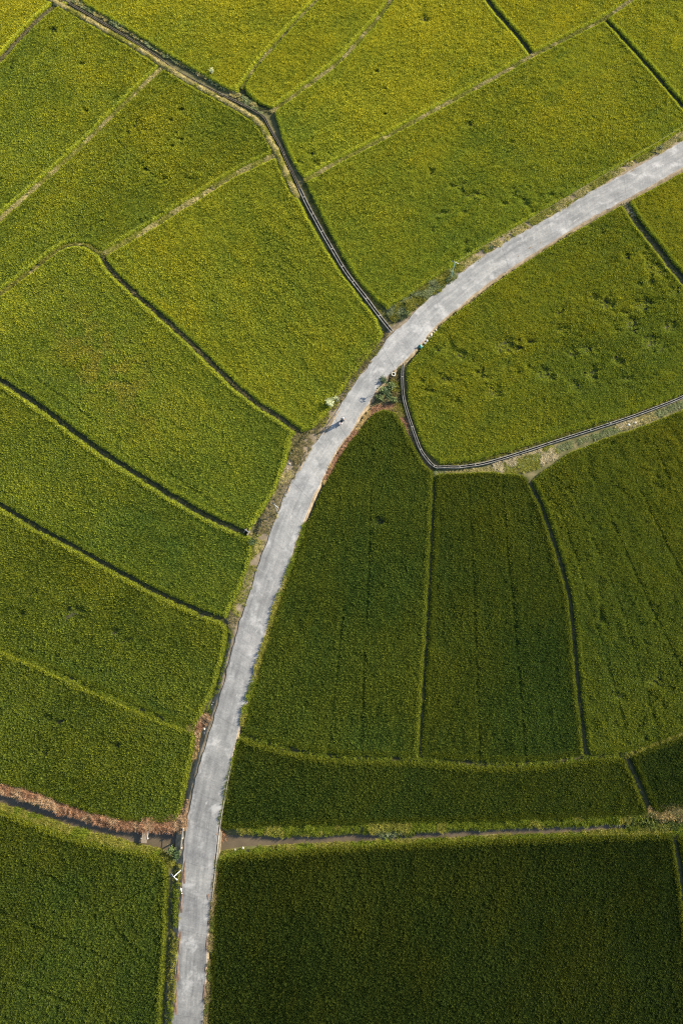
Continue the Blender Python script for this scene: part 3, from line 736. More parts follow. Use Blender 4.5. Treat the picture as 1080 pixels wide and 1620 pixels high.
    for (u, v, rp) in HOLES.get(fk, []):
        c = np.array(W(u, v, ZV)); q = P - c; rad = rp / 8.5
        d = np.hypot(q[:, 0], q[:, 1] * 1.3) / rad - .9 + (noise(P, .8, 63, 2) - .5) * 2.2
        hl = np.maximum(hl, np.clip(1 - d, 0, 1) * (np.hypot(q[:, 0], q[:, 1]) < rad * 2.2))
    if fk in ('p2', 'p5', 'rc', 'rf', 'ul1', 'ul2', 'l56', 'l6s'):
        pit = noise(P, 2.2, 64, 3) * .6 + noise(P, 14, 65, 2) * .4
        hl = np.maximum(hl, np.clip((pit - {'p2': .635, 'p5': .66}.get(fk, .71)) * 14, 0, 1) * .8)
    scl *= 1 - .72 * hl
    keep &= RNG.random(nn) > hl * .45
    # outer rows: riper tint with sunlit-edge brightness put in, stiffer and leaning outwards
    tint = tint * (1 - .6 * rim[:, None]) + ((YELL * .8 + GREEN * .35) * 1.3 * max(bri, .55))[None] * (.85 + .3 * RNG.random(nn))[:, None] * .6 * rim[:, None]
    scl = scl * (1 - .6 * rim) + .86 * .6 * rim
    rot = np.column_stack([RNG.normal(0, .11, nn), RNG.normal(0, .13, nn) + np.where(rim > .05, .52 * rim, .30 * noise(P, 7, 68, 3)), np.where(rim > .05, np.arctan2(-gxy[:, 1], -gxy[:, 0]) + RNG.normal(0, .35, nn), 2.4 + 5.0 * (noise(P, 16, 69, 2) - .5) + RNG.normal(0, .6, nn))])
    rot = rot[keep]
    P, scl, tint = P[keep], np.clip(scl[keep], .22, 1.35), tint[keep]
    sv = np.column_stack([1.05 * np.ones(len(P)), 1.05 * np.ones(len(P)), scl])
    sv[:, :2] *= (.75 + .35 * scl)[:, None]
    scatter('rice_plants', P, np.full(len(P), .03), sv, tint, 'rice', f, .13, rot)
    n_plants += len(P)
print('rice plants', n_plants)

# ------------------------------------------------------------------ grass on banks, verges and stream sides
TINTS = {'straw': ((.44, .37, .16), (.28, .26, .08)), 'yellow': ((.26, .24, .05), (.16, .18, .025)), 'dry': ((.24, .19, .09), (.12, .12, .04)),
         'green': ((.07, .10, .02), (.12, .13, .03)), 'lime': ((.17, .20, .02), (.10, .14, .015)), 'brown': ((.42, .29, .17), (.30, .195, .11)),
         'rust': ((.35, .20, .115), (.25, .14, .08)), 'pale': ((.26, .28, .14), (.16, .20, .07)), 'bleach': ((.52, .44, .28), (.36, .31, .17)),
         'orange': ((.44, .32, .14), (.32, .23, .09)), 'dark': ((.05, .075, .02), (.08, .10, .03))}
def tints(n, key):
    a, b2 = (np.array(c) for c in TINTS[key]); t = RNG.random(n)[:, None]
    return (a * t + b2 * (1 - t)) * (.75 + .5 * RNG.random(n))[:, None]
def open_ground(P, road_clear=2.35, water=True):
    k = near(P, road_c, 6) > road_clear
    k &= ~inpoly(P, ROADPOLY) | (np.minimum(near(P, rl, 3), near(P, rr, 3)) < .32 * noise(P, 1.2, 79, 2) * 2)
    k &= (near(P, canA, 2) > .40) & (near(P, canB, 2) > .34) & (near(P, canU, 2) > .20)
    if water: k &= ~inpoly(P, STREAM)
    return k
def band(name, line, width, den, kind, key, label=None, cat=None, parent=None, size=1.0, z=None, clear=2.35, water=True, patch=.35, key2=None, lift=0.0):
    if not isinstance(line, np.ndarray): line = resample(chaikin(WP(line, .3), 2), .5)
    lo, hi = line.min(0) - width, line.max(0) + width
    P = jitter_grid(lo, hi, 1 / math.sqrt(den))
    d = near(P, line, width); P = P[d < width / 2 * (.7 + .6 * noise(P, 1.3, 71, 2))]
    P = P[open_ground(P, clear, water)]
    P = P[noise(P, 1.6, 73 + len(name), 2) > patch]
    if len(P) < 3: return None
    dz = near(P, road_c, 6); ii = np.argmin((P[:, None, 0] - rl[None, :, 0]) ** 2 + (P[:, None, 1] - rl[None, :, 1]) ** 2, 1); lft = np.einsum('ij,ij->i', P - rl[ii], nrm[ii])
    ex = np.where(lft > 0, wl_[ii], .25); off_ = np.where(lft > 0, lft, dz - 2.5)
    zz = np.where(off_ < 0, .5, 0) + (off_ >= 0) * np.where(off_ < ex, .40 - .08 * np.clip(off_ / ex, 0, 1), np.clip(.36 - (off_ - ex) * .5, 0, .4)) + stream_height(P) + lift
    if z is not None: zz = z(P)
    n = len(P); sc_ = size * (.6 + .7 * RNG.random(n)) * (.7 + .6 * noise(P, 2.0, 75, 2))
    tn = tints(n, key)
    if key2:
        m = noise(P, 2.6, 77, 2) > .5; tn[m] = tints(int(m.sum()), key2)
    o = scatter(name, P, zz - .02, sc_, tn, kind, parent, .2)
    if label: tag(o, label, cat)
    return o
for k, (pts, gap, hw, h, mat, gr, den) in BUNDS.items():
    ln = bl[k]
    zf = lambda P, ln=ln, hw=hw, h=h: np.clip(h * (1 - (near(P, ln, 3) / (hw + .18)) ** 2), 0, h)
    band('bank_grass', ln, hw * 2 + .35, den, 'dry' if gr in ('straw', 'dry') else 'grass', gr, parent=banks[k], size={'lime': 1.15, 'straw': 1.1, 'yellow': 1.0}.get(gr, .75), z=zf, patch=.22, key2='yellow' if gr == 'straw' else None)

S = [
 ('ditch_grass', [(93,12),(160,46),(215,78),(250,101),(300,133),(350,160),(385,181),(410,199)], 1.7, 14, 'dry', 'straw', .95, 'pale dry grass along the lower side of the old ditch', 'yellow', .12),
 ('ditch_grass', [(420,205),(432,226),(440,248),(455,285),(470,312)], 1.1, 12, 'dry', 'bleach', .8, 'bleached grass on the ditch below its bend', 'dry', .25),
 ('ditch_weeds', [(120,0),(165,26),(215,55),(262,84),(310,110),(352,136),(385,157),(415,176)], 1.7, 11, 'weed', 'pale', .95, 'pale weeds on the upper side of the old ditch', 'straw', .33),
 ('canal_grass', [(478,325),(492,352),(520,402),(548,446),(575,481),(602,516)], 1.0, 12, 'dry', 'dry', .7, 'low brownish grass on the paddy side of the straight canal', 'straw', .3),
 ('canal_grass', [(480,290),(500,330),(525,377),(548,418),(565,440),(592,475),(610,500)], .9, 10, 'dry', 'yellow', .8, 'thin grass on the far side of the straight canal', 'green', .34),
 ('verge_grass', [(1150,172),(1085,207),(1040,236),(985,262),(940,291),(865,336),(800,374),(745,410),(722,425)], 2.4, 15, 'dry', 'straw', 1.3, 'straw-coloured grass along the upper road', 'yellow', .38),
 ('verge_grass', [(706,436),(680,455),(652,476),(628,496)], 3.6, 20, 'grass', 'yellow', 1.5, 'tall light green grass between lamp post and canal', 'pale', .12),
 ('verge_grass', [(606,532),(582,566),(555,598),(530,635),(505,668)], 2.3, 12, 'grass', 'dry', .9, 'mixed dry grass on the verge above the motorcycle', 'yellow', .3),
 ('verge_grass', [(490,676),(480,695),(472,715)], 5.0, 12, 'dry', 'dry', .9, 'worn tan grass where the bank meets the road', 'yellow', .3),
 ('verge_grass', [(466,718),(450,765),(430,806),(412,842),(405,862)], 3.0, 11, 'dry', 'dry', .85, 'sparse tan grass on the wide verge below the motorcycle', 'straw', .38),
 ('verge_grass', [(408,850),(402,890),(388,935),(372,972),(362,996)], 2.0, 11, 'dry', 'dry', .85, 'brown grass squeezed between rounded paddy and road', 'yellow', .36),
 ('verge_grass', [(364,1000),(356,1045),(342,1092),(328,1128)], 1.0, 9, 'grass', 'lime', .9, 'narrow green weeds in the roadside ditch', 'dark', .4),
 ('verge_grass', [(283,1372),(280,1400),(277,1460),(273,1550),(266,1660)], 1.3, 14, 'grass', 'lime', 1.0, 'bright green grass strip along the lowest left road edge', 'yellow', .22),
 ('verge_grass', [(484,830),(470,872),(455,912),(438,955),(425,1002),(408,1060),(395,1102),(384,1145)], 1.0, 14, 'grass', 'lime', 1.3, 'yellow-green grass on the right edge of the middle road', 'yellow', .25),
 ('verge_grass', [(640,575),(668,550),(690,520),(712,503),(750,473),(800,436),(850,404),(900,373),(945,347),(1000,320),(1080,276),(1150,236)], .8, 9, 'grass', 'green', .8, 'thin grass under the inner edge of the upper road', 'straw', .42),
 ('verge_grass', [(345,1362),(339,1440),(335,1520),(328,1640)], 1.0, 18, 'grass', 'green', 1.15, 'thin dark grass on the lowest right edge of the road', 'dry', .25),
 ('verge_grass', [(350,1300),(357,1265),(368,1215),(380,1172)], .9, 18, 'grass', 'green', 1.1, 'dark grass fringe between the road and the low wide paddy', 'lime', .25),
 ('dry_reeds', [(-130,1210),(0,1247),(50,1260),(100,1279),(150,1297),(200,1307),(235,1309)], 1.6, 14, 'reed', 'brown', .8, 'pinkish brown dead reeds along the upper bank of the muddy stream', 'rust', .08),
 ('dry_reeds', [(235,1307),(262,1304),(287,1300)], 2.4, 15, 'reed', 'brown', .85, 'dead brown reeds piled where the stream meets the road', 'rust', .05),
 ('stream_grass', [(-130,1246),(0,1279),(50,1296),(125,1321),(200,1339),(250,1354),(266,1364)], 1.9, 16, 'grass', 'lime', 1.35, 'yellow-green grass on the lower bank left of the road', 'yellow', .12),
 ('stream_grass', [(385,1311),(410,1312),(430,1315),(540,1311),(700,1305),(900,1299),(1010,1293)], 1.7, 15, 'grass', 'yellow', 1.35, 'light grass on the upper bank of the right-hand stream', 'lime', .18),
 ('stream_grass', [(352,1358),(400,1349),(540,1340),(700,1329),(900,1322),(1060,1314),(1150,1306)], 1.7, 15, 'grass', 'lime', 1.35, 'green grass on the lower bank of the right-hand stream', 'yellow', .18),
 ('dry_reeds', [(1034,1284),(1060,1285),(1100,1286),(1200,1280)], 2.2, 12, 'reed', 'orange', .8, 'orange brown dead weeds at the right end of the stream', 'dry', .3),
 ('stream_weeds', [(1000,1300),(1040,1300),(1080,1298),(1180,1290)], 2.4, 9, 'weed', 'dark', 1.2, 'dark weeds choking the right end of the stream', 'green', .2),
 ('stream_weeds', [(600,1320),(625,1321),(650,1318)], 1.2, 9, 'weed', 'pale', .9, 'weed tuft leaning into the middle of the right-hand stream', 'green', .2),
 ('dry_grass', [(515,762),(545,712),(560,692),(578,668),(592,650),(604,643),(622,644),(636,656),(645,676)], 1.6, 17, 'dry', 'orange', 1.15, 'orange brown dry grass round the tip of the tapering paddy', 'rust', .1),
 ('dry_grass', [(643,672),(652,700),(664,722),(682,742)], 1.0, 14, 'dry', 'brown', .8, 'brown bare-looking grass beside the curved canal', 'dry', .15),
 ('canal_grass', [(697,733),(745,729),(800,715),(880,689),(950,668),(1010,650),(1080,623),(1150,592)], 1.0, 13, 'grass', 'yellow', .9, 'green grass on the upper side of the long curved canal', 'lime', .15),
 ('canal_grass', [(690,747),(760,744),(815,738),(850,722),(900,704),(960,684),(1010,666),(1080,639),(1150,608)], 1.3, 13, 'dry', 'straw', .85, 'pale dry grass on the lower side of the curved canal', 'pale', .2),
 ('straw_litter', [(795,738),(820,734),(850,724),(868,716)], 3.4, 15, 'dry', 'bleach', 1.1, 'scattered bleached straw below the curved canal', 'yellow', .12),
 ('straw_litter', [(980,675),(1003,668)], 1.4, 14, 'dry', 'bleach', .9, 'small pale heap of straw beside the canal', None, .1),
 ('wedge_grass', [(628,585),(626,610),(630,640),(636,652)], 2.2, 13, 'grass', 'yellow', 1.1, 'yellowish grass on the wedge between road and curved canal', 'dry', .2),
 ('ditch_grass', [(990,322),(1000,334)], 2.0, 10, 'dry', 'bleach', .9, 'bleached grass at the head of the dark ditch on the right', None, .2),
 ('brush_pile', [(306,1152),(316,1146),(324,1138)], 1.9, 22, 'reed', 'rust', .6, 'reddish brown pile of cut brush beside the road', 'brown', .0),
 ('brush_pile', [(313,1162),(312,1180),(306,1200)], .8, 16, 'reed', 'brown', .45, 'thin line of brown cuttings below the brush pile', 'orange', .15),
 ('dry_reeds', [(295,1265),(291,1290)], 1.0, 14, 'reed', 'brown', .5, 'brown reeds squeezed beside the road above the stream', None, .2),
]
CATS = {'ditch_grass': 'grass', 'ditch_weeds': 'weeds', 'canal_grass': 'grass', 'verge_grass': 'grass', 'dry_reeds': 'reeds', 'stream_grass': 'grass', 'stream_weeds': 'weeds', 'dry_grass': 'grass', 'straw_litter': 'straw', 'wedge_grass': 'grass', 'brush_pile': 'brush'}
for nm, ln, wd, den, kind, key, size, label, key2, patch in S:
    band(nm, ln, wd, den, kind, key, label, CATS[nm], None, size, None, 2.05 if nm == 'verge_grass' else 2.55 if nm != 'brush_pile' else 2.3, nm not in ('stream_weeds',), patch, key2)

# ------------------------------------------------------------------ shrubs
def shrub(u, v, h, r, n, mat, label, leaf=.16, name='shrub', stems=5):
    p = W(u, v, .1); root = empty(name, (p[0], p[1], .05), random.uniform(0, 6)); tag(root, label, 'shrub', 'shrubs growing beside the road')
    m = MB(); tips = []
    for k in range(stems):
        a = 2 * math.pi * k / stems + random.uniform(-.4, .4); rr_ = r * random.uniform(.3, .8); t = Vector((rr_ * math.cos(a), rr_ * math.sin(a), h * random.uniform(.6, .95)))
        m.tube([(0, 0, -.05), t * .5 + Vector((0, 0, h * .12)), t], [.035, .025, .008], 6); tips += [t, t * .65 + Vector((0, 0, h * .1))]
    m.build('stems', 'bark', root)
    lf = MB()
    for k in range(n):
        c = random.choice(tips); q = c + Vector((random.gauss(0, r * .26), random.gauss(0, r * .26), random.gauss(0, h * .16)))
        if q.z < .03: q.z = random.uniform(.03, .25)
        a = random.uniform(0, 6.28); tl = random.uniform(-.7, .7); s = leaf * random.uniform(.6, 1.3)
        d = Vector((math.cos(a) * math.cos(tl), math.sin(a) * math.cos(tl), math.sin(tl))); w = d.cross(Vector((random.gauss(0, .4), random.gauss(0, .4), 1))).normalized() * s * .32
        nrm_ = w.cross(d).normalized() * s * .08
        lf.add([q, q + d * s * .5 + w + nrm_, q + d * s, q + d * s * .5 - w + nrm_], [(0, 1, 2, 3)])
    lf.build('foliage', mat, root)
    return root
shrub(522, 640, 1.15, .85, 520, 'shrub_pale', 'pale whitish shrub on the left verge just above the motorcycle', .22)
shrub(533, 633, .8, .5, 240, 'shrub_pale', 'smaller pale shrub at the road edge next to the whitish shrub', .2)
shrub(606, 604, .9, .8, 460, 'shrub_dark', 'dark rounded shrub at the road edge beside the concrete ring', .2)
shrub(608, 621, 1.05, .9, 560, 'shrub_dark', 'dark shrub in the middle of the wedge by the canal', .22)
shrub(619, 612, .9, .8, 460, 'shrub_mid', 'lighter green shrub nearest the curved canal', .26)
shrub(600, 631, .9, .7, 380, 'shrub_mid', 'light green shrub leaning over the road near the brown grass', .24)
shrub(622, 634, .8, .75, 420, 'shrub_mid', 'low light green shrub above the brown grass by the canal', .24)
shrub(613, 628, .8, .7, 320, 'shrub_dark', 'low dark shrub in the shade at the centre of the wedge', .2)
shrub(708, 446, 1.0, .75, 420, 'shrub_dark', 'dark green shrub at the foot of the teal lamp post', .2)
shrub(700, 455, .7, .5, 240, 'shrub_dark', 'small dark shrub just below the lamp post shrub', .18)
shrub(776, 394, .7, .6, 260, 'shrub_dark', 'small dark shrub on the verge right of the lamp post', .18)
shrub(1043, 236, .8, .7, 260, 'shrub_dark', 'small dark shrub on the upper verge near the right edge', .18)
shrub(336, 117, 1.1, .5, 240, 'shrub_pale', 'lone upright pale shrub on the ditch weeds at the top', .18)
shrub(281, 1352, .9, .7, 320, 'shrub_dark', 'dark shrub at the stream corner left of the road', .2)
shrub(272, 1344, .8, .7, 300, 'shrub_mid', 'greenish shrub on the lower stream bank beside the road', .2)
shrub(400, 858, .8, .8, 320, 'shrub_dark', 'dark low shrub at the rounded paddy corner by the road', .18)

# a thin sapling whose leafy top throws a three-lobed shadow on the road
p = W(600, 622, 0); sap = empty('sapling_tree', (p[0], p[1], 0)); tag(sap, 'thin young tree rising above the shrubs on the wedge', 'tree')
MB().tube([(0, 0, 0), (.05, .02, .9), (.02, .06, 1.9)], [.05, .04, .03], 8).build('trunk', 'bark', sap, True)
cr = MB()
for k in range(9):
    a = k * 2.4; L_ = random.uniform(.45, .7); d = Vector((math.cos(a), math.sin(a), .25)); c = Vector((.02, .06, 1.88)); w = Vector((-math.sin(a), math.cos(a), 0))
    cr.tube([c, c + d * L_ * .5], .01, 5)
    q = c + d * L_ * .4; e = q + Vector((math.cos(a), math.sin(a), -.25)) * L_ * .75; mdl = (q + e) / 2 + Vector((0, 0, .08))
    cr.add([q, mdl + w * .2, e, mdl - w * .2], [(0, 1, 2), (0, 2, 3)])
cr.build('crown', 'shrub_mid', sap)

# ------------------------------------------------------------------ street lamps
def street_lamp(u, v, rz, paint, label, h=5.3):
    p = W(u, v, .3); root = empty('street_lamp', (p[0], p[1], .05), rz); tag(root, label, 'street lamp', 'lamp posts along the road')
    MB().lathe([(.16, 0), (.16, .05), (.10, .35), (.10, .4)], n=12).build('base', 'old_concrete', root)
    MB().tube([(0, 0, .3), (0, 0, 2.6), (0, 0, h)], [.08, .065, .05], 12).build('pole', paint, root, True)
    arm = MB().tube([(-.38, 0, h - .02), (0, 0, h + .04), (.42, 0, h + .02)], .035, 8).build('arm', 'white_paint', root, True)
    MB().box((.56, 0, h + .02), (.36, .15, .07), 0, .8).build('lamp_head', 'white_paint', arm)
    MB().box((.56, 0, h - .03), (.28, .11, .02)).build('lens', 'lamp_lens', arm)
    MB().box((-.40, 0, h + .10), (.36, .26, .03), 0, 1, math.radians(12)).build('solar_panel', 'white_paint', root)
    MB().box((-.40, 0, h + .120), (.32, .22, .012), 0, 1, math.radians(12)).build('solar_cell', 'dark_panel', root)
    for z in (1.6, 3.6): MB().lathe([(.09, z), (.09, z + .06)], n=12).build('band', 'steel', root)
    return root
lampA = street_lamp(713, 440, math.radians(-25), 'teal_paint', 'teal lamp post with white head beside the upper road')
lampB = street_lamp(287, 1376, math.radians(-38), 'white_paint', 'white lamp post left of the road below the stream')
lampC = street_lamp(439, 812, math.radians(-40), 'steel', 'grey lamp post on the dry verge left of the road')

def cable(label, a, b2, sag, r=.018):
    pts = []
    for k in range(25):
        t = k / 24; q = Vector(a).lerp(Vector(b2), t); q.z -= sag * 4 * t * (1 - t); pts.append(q)
    tag(MB().tube(pts, r, 6).build('overhead_cable', 'cable'), label, 'cable')
la = Vector(lampA.location)
e = W(1160, 150, 5.0)
cable('thin overhead cable running from the teal lamp post along the upper road', (la.x, la.y, 5.2), (e[0], e[1], 5.2), .7)
q = W(1160, 158, 0)
street_lamp(1163, 176, math.radians(-25), 'teal_paint', 'teal lamp post at the far end of the overhead cable')

# ------------------------------------------------------------------ small things by the road
def lump(r, seed, sq=.7):
    bm = bmesh.new(); bmesh.ops.create_icosphere(bm, subdivisions=2, radius=r); rn = random.Random(seed)
    ph = [rn.uniform(0, 6) for _ in range(6)]
    for v in bm.verts:
        d = v.co.normalized(); k = 1 + .18 * math.sin(3 * d.x + ph[0]) + .16 * math.sin(4 * d.y + ph[1]) + .14 * math.sin(5 * d.z + ph[2]) + rn.uniform(-.05, .05)
        v.co *= k; v.co.z *= sq
    me = bpy.data.meshes.new('rock'); bm.to_mesh(me); bm.free(); return me
ROCKS = [lump(.3, s) for s in range(4)]
for m_ in ROCKS: m_.materials.append(MATS['stone'])
def rock(u, v, s, label, z=.08):
    p = W(u, v, z); o = bpy.data.objects.new('rock', random.choice(ROCKS)); COL.objects.link(o)
    o.location = (p[0], p[1], z); o.scale = (s, s * random.uniform(.7, 1.1), s * .8); o.rotation_euler = (random.uniform(-.3, .3), random.uniform(-.3, .3), random.uniform(0, 6))
    tag(o, label, 'rock', 'pale stones beside the road')
ORD = ['first', 'second', 'third', 'fourth', 'fifth', 'sixth', 'seventh', 'eighth']
for k, (u, v, s) in enumerate(((666,546,.7),(669,541,.9),(672,541,.6),(673,537,1.1),(677,532,.8),(680,528,1.2),(684,524,.9),(687,520,.7))):
    rock(u + 2, v + 2, s, 'pale stone in the rubble row at the road bend, %s from the teal sack' % ORD[k], .3)
for k, (u, v, s) in enumerate(((461,717,.55),(458,734,.8),(460,736,.5),(455,742,.4),(452,760,.4),(446,772,.45),(439,789,.6),(441,795,.4))):
    rock(u, v, s, 'small pale stone on the dry verge below the motorcycle, %s from the top' % ORD[k], .3)
for k, (u, v, s) in enumerate(((338,1111,.5),(336,1115,.4),(335,1125,.45))):
    rock(u, v, s, 'small pale stone in the roadside ditch above the brush pile, %s from the top' % ORD[k], .1)
rock(323, 1153, .6, 'pale stone lying on the reddish brush pile', .25); rock(324, 1160, .5, 'pale stone just below the reddish brush pile', .2)
rock(1004, 669, .9, 'pale stone beside the long canal near the right edge', .1); rock(994, 672, 1.1, 'larger pale stone beside the long canal near the right edge', .1)
rock(990, 1190, .9, 'pale stone at the head of the short dark ditch on the right', .15)
rock(289, 1371, .7, 'white stone at the road edge near the white lamp post', .4)
rock(384, 1342, .7, 'pale stone on the lower stream bank a little right of the road', -.05); rock(372, 1345, .6, 'smaller pale stone on the lower stream bank close to the road', -.05)

p = W(664, 549, .3); bag = MB().lathe([(0, 0), (.30, .02), (.42, .16), (.38, .36), (.16, .50), (.10, .62), (.20, .72), (0, .70)], n=14)
rnb = random.Random(3); bag.v = [(x * (1 + rnb.uniform(-.12, .12)), y * (1 + rnb.uniform(-.12, .12)), z) for x, y, z in bag.v]
o = bag.build('plastic_sack', 'plastic_teal', None, True); o.location = (p[0], p[1], .22); tag(o, 'teal plastic sack at the lower end of the rubble row', 'sack')
# concrete ring standing by the shrubs
p = W(622, 593, .3); ring_ = empty('concrete_ring', (p[0], p[1], .08)); tag(ring_, 'white concrete well ring with a dark hollow beside the shrubs', 'ring')
MB().lathe([(.26, .0), (.38, .0), (.38, .50), (.42, .52), (.42, .60), (.29, .60), (.26, .54), (.26, 0)], n=28).build('shell', 'kerb_concrete', ring_, False)
MB().lathe([(0, .12), (.265, .12)], n=28).build('water', 'canal_water', ring_)
# litter by the lowest road edge
p = W(288, 1408, .5); lt = MB().box((0, 0, .05), (.16, .6, .06), .3, .6); lt.box((.16, -.45, .05), (.22, .18, .07), .8, .7)
o = lt.build('litter_sheet', 'plastic_white'); o.location = (p[0] - .1, p[1], .50); tag(o, 'torn white plastic litter at the left road edge below the lamp post', 'litter')
p = W(350, 1326, .0)
band('culvert_reeds', [(349, 1322), (352, 1328)], 1.4, 20, 'reed', 'rust', 'rusty tuft of reeds where the stream leaves the road', 'reeds', None, .55, None, 2.3, False, 0.0)

# railing on the left side of the stream crossing
i0, i1 = station(290, 1318), station(288, 1352)
a = rl[min(i0, i1)] + nrm[i0] * .25; b2 = rl[max(i0, i1)] + nrm[i1] * .25
rail = empty('bridge_rail', (a[0], a[1], .45)); tag(rail, 'low pale pipe rail at the stream crossing on the left road edge', 'railing')
dv = Vector((b2[0] - a[0], b2[1] - a[1], 0))
for t in (0, .5, 1):
    c = dv * t; MB().box((c.x, c.y, .2), (.16, .16, 1.1), math.atan2(dv.y, dv.x)).build('post', 'canal_concrete', rail)
MB().tube([(0, 0, .62), tuple(dv + Vector((0, 0, .62)))], .035, 8).build('rail_bar', 'steel', rail)
# culvert mouths
for (u, v, sg, nm) in ((287, 1335, 1, 'left'), (346, 1334, -1, 'right')):
    i = station(u, v); edge_ = rl if sg > 0 else rr; c = edge_[i] + nrm[i] * sg * .35; an = math.atan2(nrm[i][1], nrm[i][0])
    cu = empty('culvert', (c[0], c[1], -.7), an); tag(cu, 'grey concrete culvert wall under the %s road edge at the stream' % nm, 'culvert')
    MB().box((0, 0, .55), (.3, 4.2, 1.1)).build('head_wall', 'old_concrete', cu)
    MB().lathe([(.5, -.17), (.5, .17)], (0, 0, .42), 20, 'X').build('pipe_mouth', 'canal_water', cu)

# small plank footbridge with a white post over the stream
a = np.array(W(231, 1311, 0)); b2 = np.array(W(229, 1330, 0)); dv = b2 - a; L_ = np.hypot(*dv); an = math.atan2(dv[1], dv[0])
fb = empty('footbridge', (a[0], a[1], 0), an); tag(fb, 'narrow plank footbridge with a white post across the muddy stream', 'footbridge')
for k in range(3): MB().box((L_ / 2, -.3 + .3 * k, .22 + .01 * k), (L_ + .6, .26, .05), random.uniform(-.02, .02)).build('plank', 'timber', fb)
for x in (.35, L_ - .35):
    for y in (-.5, .5): MB().box((x, y, -.25), (.09, .09, 1.1)).build('post', 'white_paint', fb)
MB().box((L_ / 2, .5, .28), (L_ - .5, .07, .07)).build('hand_rail', 'white_paint', fb)

# small sluice box where the banks meet the road
p = W(391, 842, .2); sb = empty('sluice_box', (p[0], p[1], 0), math.radians(-35)); tag(sb, 'small grey concrete sluice box at the end of a dark bank by the road', 'sluice')
for x in (-.36, .36): MB().box((x, 0, .35), (.14, .9, .7)).build('side_wall', 'old_concrete', sb)
MB().box((0, .1, .42), (.58, .06, .7)).build('gate_board', 'timber', sb)
MB().box((0, .1, .83), (.95, .12, .1)).build('lifting_bar', 'steel', sb)

